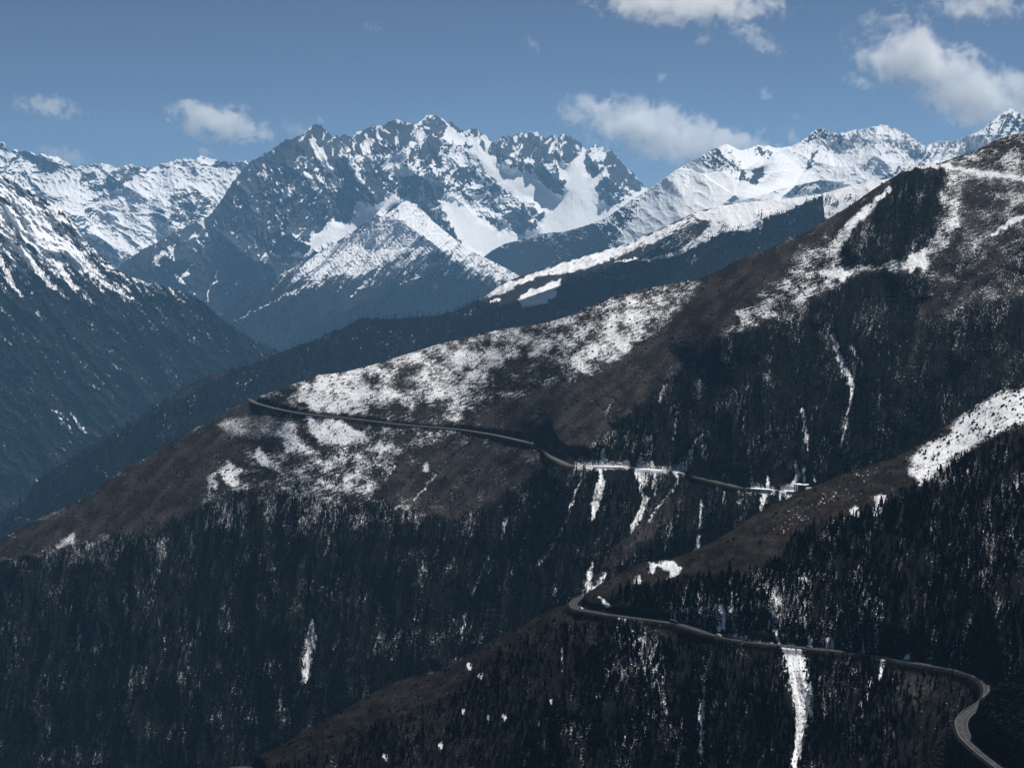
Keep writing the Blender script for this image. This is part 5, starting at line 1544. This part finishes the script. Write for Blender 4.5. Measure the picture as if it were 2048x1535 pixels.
# middle ridge forest
P, X, Y, B, H, Wd = forest(L4, "", 14.0, 20.0, None, "", "", 821, 0.0)
o = merge("middle_forest", [fir_template(s, 2, 4, .2) for s in (41, 42, 43)], P - (0, 0, .5), H, Wd * 1.15, M_NEEDLE2, rng); tag(o, "blue hazed fir forest on the middle ridge below the snow meadow", "forest", kind='stuff')
n4 = len(P)
P, X, Y, B, H, Wd = forest(L3, "", 22.0, 16.0, None, "", "", 831, 0.0)
o = merge("left_forest", [fir_template(s, 2, 3, .2) for s in (51, 52)], P - (0, 0, .5), H, Wd * 1.3, M_NEEDLE2, rng); tag(o, "hazy dark forest on the lower part of the long left slope", "forest", kind='stuff')
print("L3", len(P))
# shrubs on the open slopes
for L, nm, sp, hm, lab in ((LC, "slope_shrubs", 11, 1.9, "low dark shrubs dotted over the snow patches of the main ridge"), (LB, "near_shrubs", 4.2, 1.3, "low dark shrubs dotted over the brown grass and snow of the near ridge"),
                      (LA, "spur_shrubs", 1.6, 1.3, "dark scrub covering the nearest spur around the bend")):
    P, X, Y = scatter(L, L.shrub, sp, rng)
    o = merge(nm, SHRUBS, P - (0, 0, .1), hm * rng.uniform(.5, 1.4, len(P)), rng.uniform(1.0, 1.8, len(P)), M_SHRUB, rng)
    tag(o, lab, "shrubs", kind='stuff')
print("TREES", nC, n4)

# =================================================================== air
zlo, zhi = -2200, 1750
hz_b = MBd(); hz_b.box((0, 17500, (zlo + zhi) / 2), (50000, 39000, zhi - zlo))
mh = bpy.data.materials.new("haze"); mh.use_nodes = True
nt = mh.node_tree; nt.nodes.remove(nt.nodes["Principled BSDF"])
pv = nt.nodes.new("ShaderNodeVolumePrincipled")
pv.inputs["Color"].default_value = (0.28, 0.57, 0.92, 1)
pv.inputs["Density"].default_value = 1.6e-5
pv.inputs["Anisotropy"].default_value = 0.2
nt.links.new(pv.outputs[0], nt.nodes["Material Output"].inputs["Volume"])
hz = hz_b.build("haze", mh); tag(hz, "thin blue haze filling the valleys between the ridges", "haze", kind='stuff')

# =================================================================== clouds, far outside the haze
def cloud_material(name, seed, dens, thr, scale):
    m = bpy.data.materials.new(name); m.use_nodes = True
    nt = m.node_tree; N = nt.nodes; L = nt.links
    N.remove(N["Principled BSDF"])
    tc = N.new("ShaderNodeTexCoord")
    ln = N.new("ShaderNodeVectorMath"); ln.operation = 'LENGTH'; L.new(tc.outputs["Object"], ln.inputs[0])
    fall = N.new("ShaderNodeMapRange"); fall.inputs[1].default_value = 0.15; fall.inputs[2].default_value = 1.0
    fall.inputs[3].default_value = 1.0; fall.inputs[4].default_value = 0.0
    L.new(ln.outputs["Value"], fall.inputs[0])
    geo = N.new("ShaderNodeNewGeometry")
    mp = N.new("ShaderNodeVectorMath"); mp.operation = 'ADD'; mp.inputs[1].default_value = (seed * 771.0, seed * 313.0, 0)
    L.new(geo.outputs["Position"], mp.inputs[0])
    n1 = N.new("ShaderNodeTexNoise"); n1.inputs["Scale"].default_value = scale; n1.inputs["Detail"].default_value = 7; n1.inputs["Roughness"].default_value = 0.66
    n1.inputs["Distortion"].default_value = 0.4
    L.new(mp.outputs[0], n1.inputs["Vector"])
    # density = fall + (noise - .5)*k - thr
    a = N.new("ShaderNodeMath"); a.operation = 'MULTIPLY_ADD'; a.inputs[1].default_value = 3.6; a.inputs[2].default_value = -1.8 - thr
    L.new(n1.outputs[0], a.inputs[0])
    b = N.new("ShaderNodeMath"); b.operation = 'ADD'; L.new(a.outputs[0], b.inputs[0]); L.new(fall.outputs[0], b.inputs[1])
    c = N.new("ShaderNodeMapRange"); c.inputs[1].default_value = 0.0; c.inputs[2].default_value = 0.35; c.inputs[3].default_value = 0.0; c.inputs[4].default_value = dens
    L.new(b.outputs[0], c.inputs[0])
    e = N.new("ShaderNodeMath"); e.operation = 'MULTIPLY'
    edge = N.new("ShaderNodeMapRange"); edge.inputs[1].default_value = 0.85; edge.inputs[2].default_value = 1.0; edge.inputs[3].default_value = 1; edge.inputs[4].default_value = 0
    L.new(ln.outputs["Value"], edge.inputs[0]); L.new(c.outputs[0], e.inputs[0]); L.new(edge.outputs[0], e.inputs[1])
    v = N.new("ShaderNodeVolumePrincipled"); v.inputs["Color"].default_value = (1, 1, 1, 1); v.inputs["Anisotropy"].default_value = 0.3
    L.new(e.outputs[0], v.inputs["Density"]); L.new(v.outputs[0], N["Material Output"].inputs["Volume"])
    try: m.cycles.volume_step_rate = 0.35
    except Exception: pass
    return m
def icosphere():
    import bmesh
    bm = bmesh.new(); bmesh.ops.create_icosphere(bm, subdivisions=3, radius=1.0)
    me = bpy.data.meshes.new("cloud"); bm.to_mesh(me); bm.free(); return me
CD = 44000.0
MPP = CD / FPX
# px, py, half width, half height (traced), roll in degrees (clockwise in the picture), density, threshold, label
CL = [(98,214,95,26,6,.010,.45,"thin ragged white cloud strip at the far left"),
      (438,246,112,40,12,.013,.22,"bright puffy white cloud left of the rocky massif"),
      (492,218,26,12,30,.006,.5,"faint wisp above the right end of the puffy left cloud"),
      (1310,262,215,62,14,.011,.28,"long white cloud bank over the saddle between massif and snow range"),
      (1455,292,130,42,0,.010,.35,"low cloud resting behind the pale snow peak"),
      (1370,5,210,46,3,.010,.28,"wide white cloud cut by the top edge of the sky"),
      (1510,75,90,26,28,.006,.42,"torn wispy cloud under the top cloud"),
      (1850,130,190,88,32,.010,.28,"big grey white cloud slanting down at the upper right"),
      (1985,200,150,75,10,.010,.25,"grey cloud mass above the right hand peak"),
      (1960,10,170,44,0,.006,.45,"dim grey cloud in the top right corner"),
      (1405,78,18,24,60,.007,.4,"small ragged cloudlet below the top cloud"),
      (1321,156,16,14,20,.008,.35,"tiny lone cloud puff in mid sky"),
      (1530,189,20,16,40,.009,.3,"small bright puff above the cloud bank"),
      (1160,196,34,16,20,.004,.5,"faint wisp over the jagged pinnacles"),
      (1065,90,32,18,30,.004,.48,"faint wisp high in the centre of the sky"),
      (745,55,32,14,20,.004,.5,"faint wisp high left of centre"),
      (1720,165,55,18,20,.006,.45,"small torn cloud left of the slanting grey cloud"),
      (1590,234,24,14,10,.005,.48,"pale scrap of cloud over the snow basin"),
      (1583,275,30,24,30,.007,.35,"small cloud peeping over the snow range crest"),
      (410,306,24,18,30,.008,.3,"small cloud behind the left snow crest"),
      (130,312,60,22,10,.007,.35,"low cloud behind the far left crest"),
      (600,262,70,26,20,.0035,.45,"thin mist beside the first summit of the massif"),
      (640,242,12,10,40,.008,.35,"tiny puff beside the first summit of the massif")]
ico = icosphere()
for k, (x, y, rx, ry, roll, dn, th, lab) in enumerate(CL):
    p = pt(np.array([x]), np.array([y]), CD + (k % 5) * 700.0)[0]
    me = ico.copy()
    sc_ = 1.0 / (max(rx, ry) * MPP)
    sm = min(rx, ry) * MPP
    m = cloud_material("cloud_vapour", k + 1, dn * 0.24, th + 0.12, 1.0 / max(140.0, sm * 0.8))
    me.materials.append(m)
    o = bpy.data.objects.new("cloud", me); COL.objects.link(o)
    o.location = tuple(p); o.scale = (rx * MPP * 1.15, max(rx * .5, ry) * MPP, ry * MPP * 1.25)
    o.rotation_euler = (0, math.radians(roll), 0)
    tag(o, lab, "cloud", "clouds in the sky")
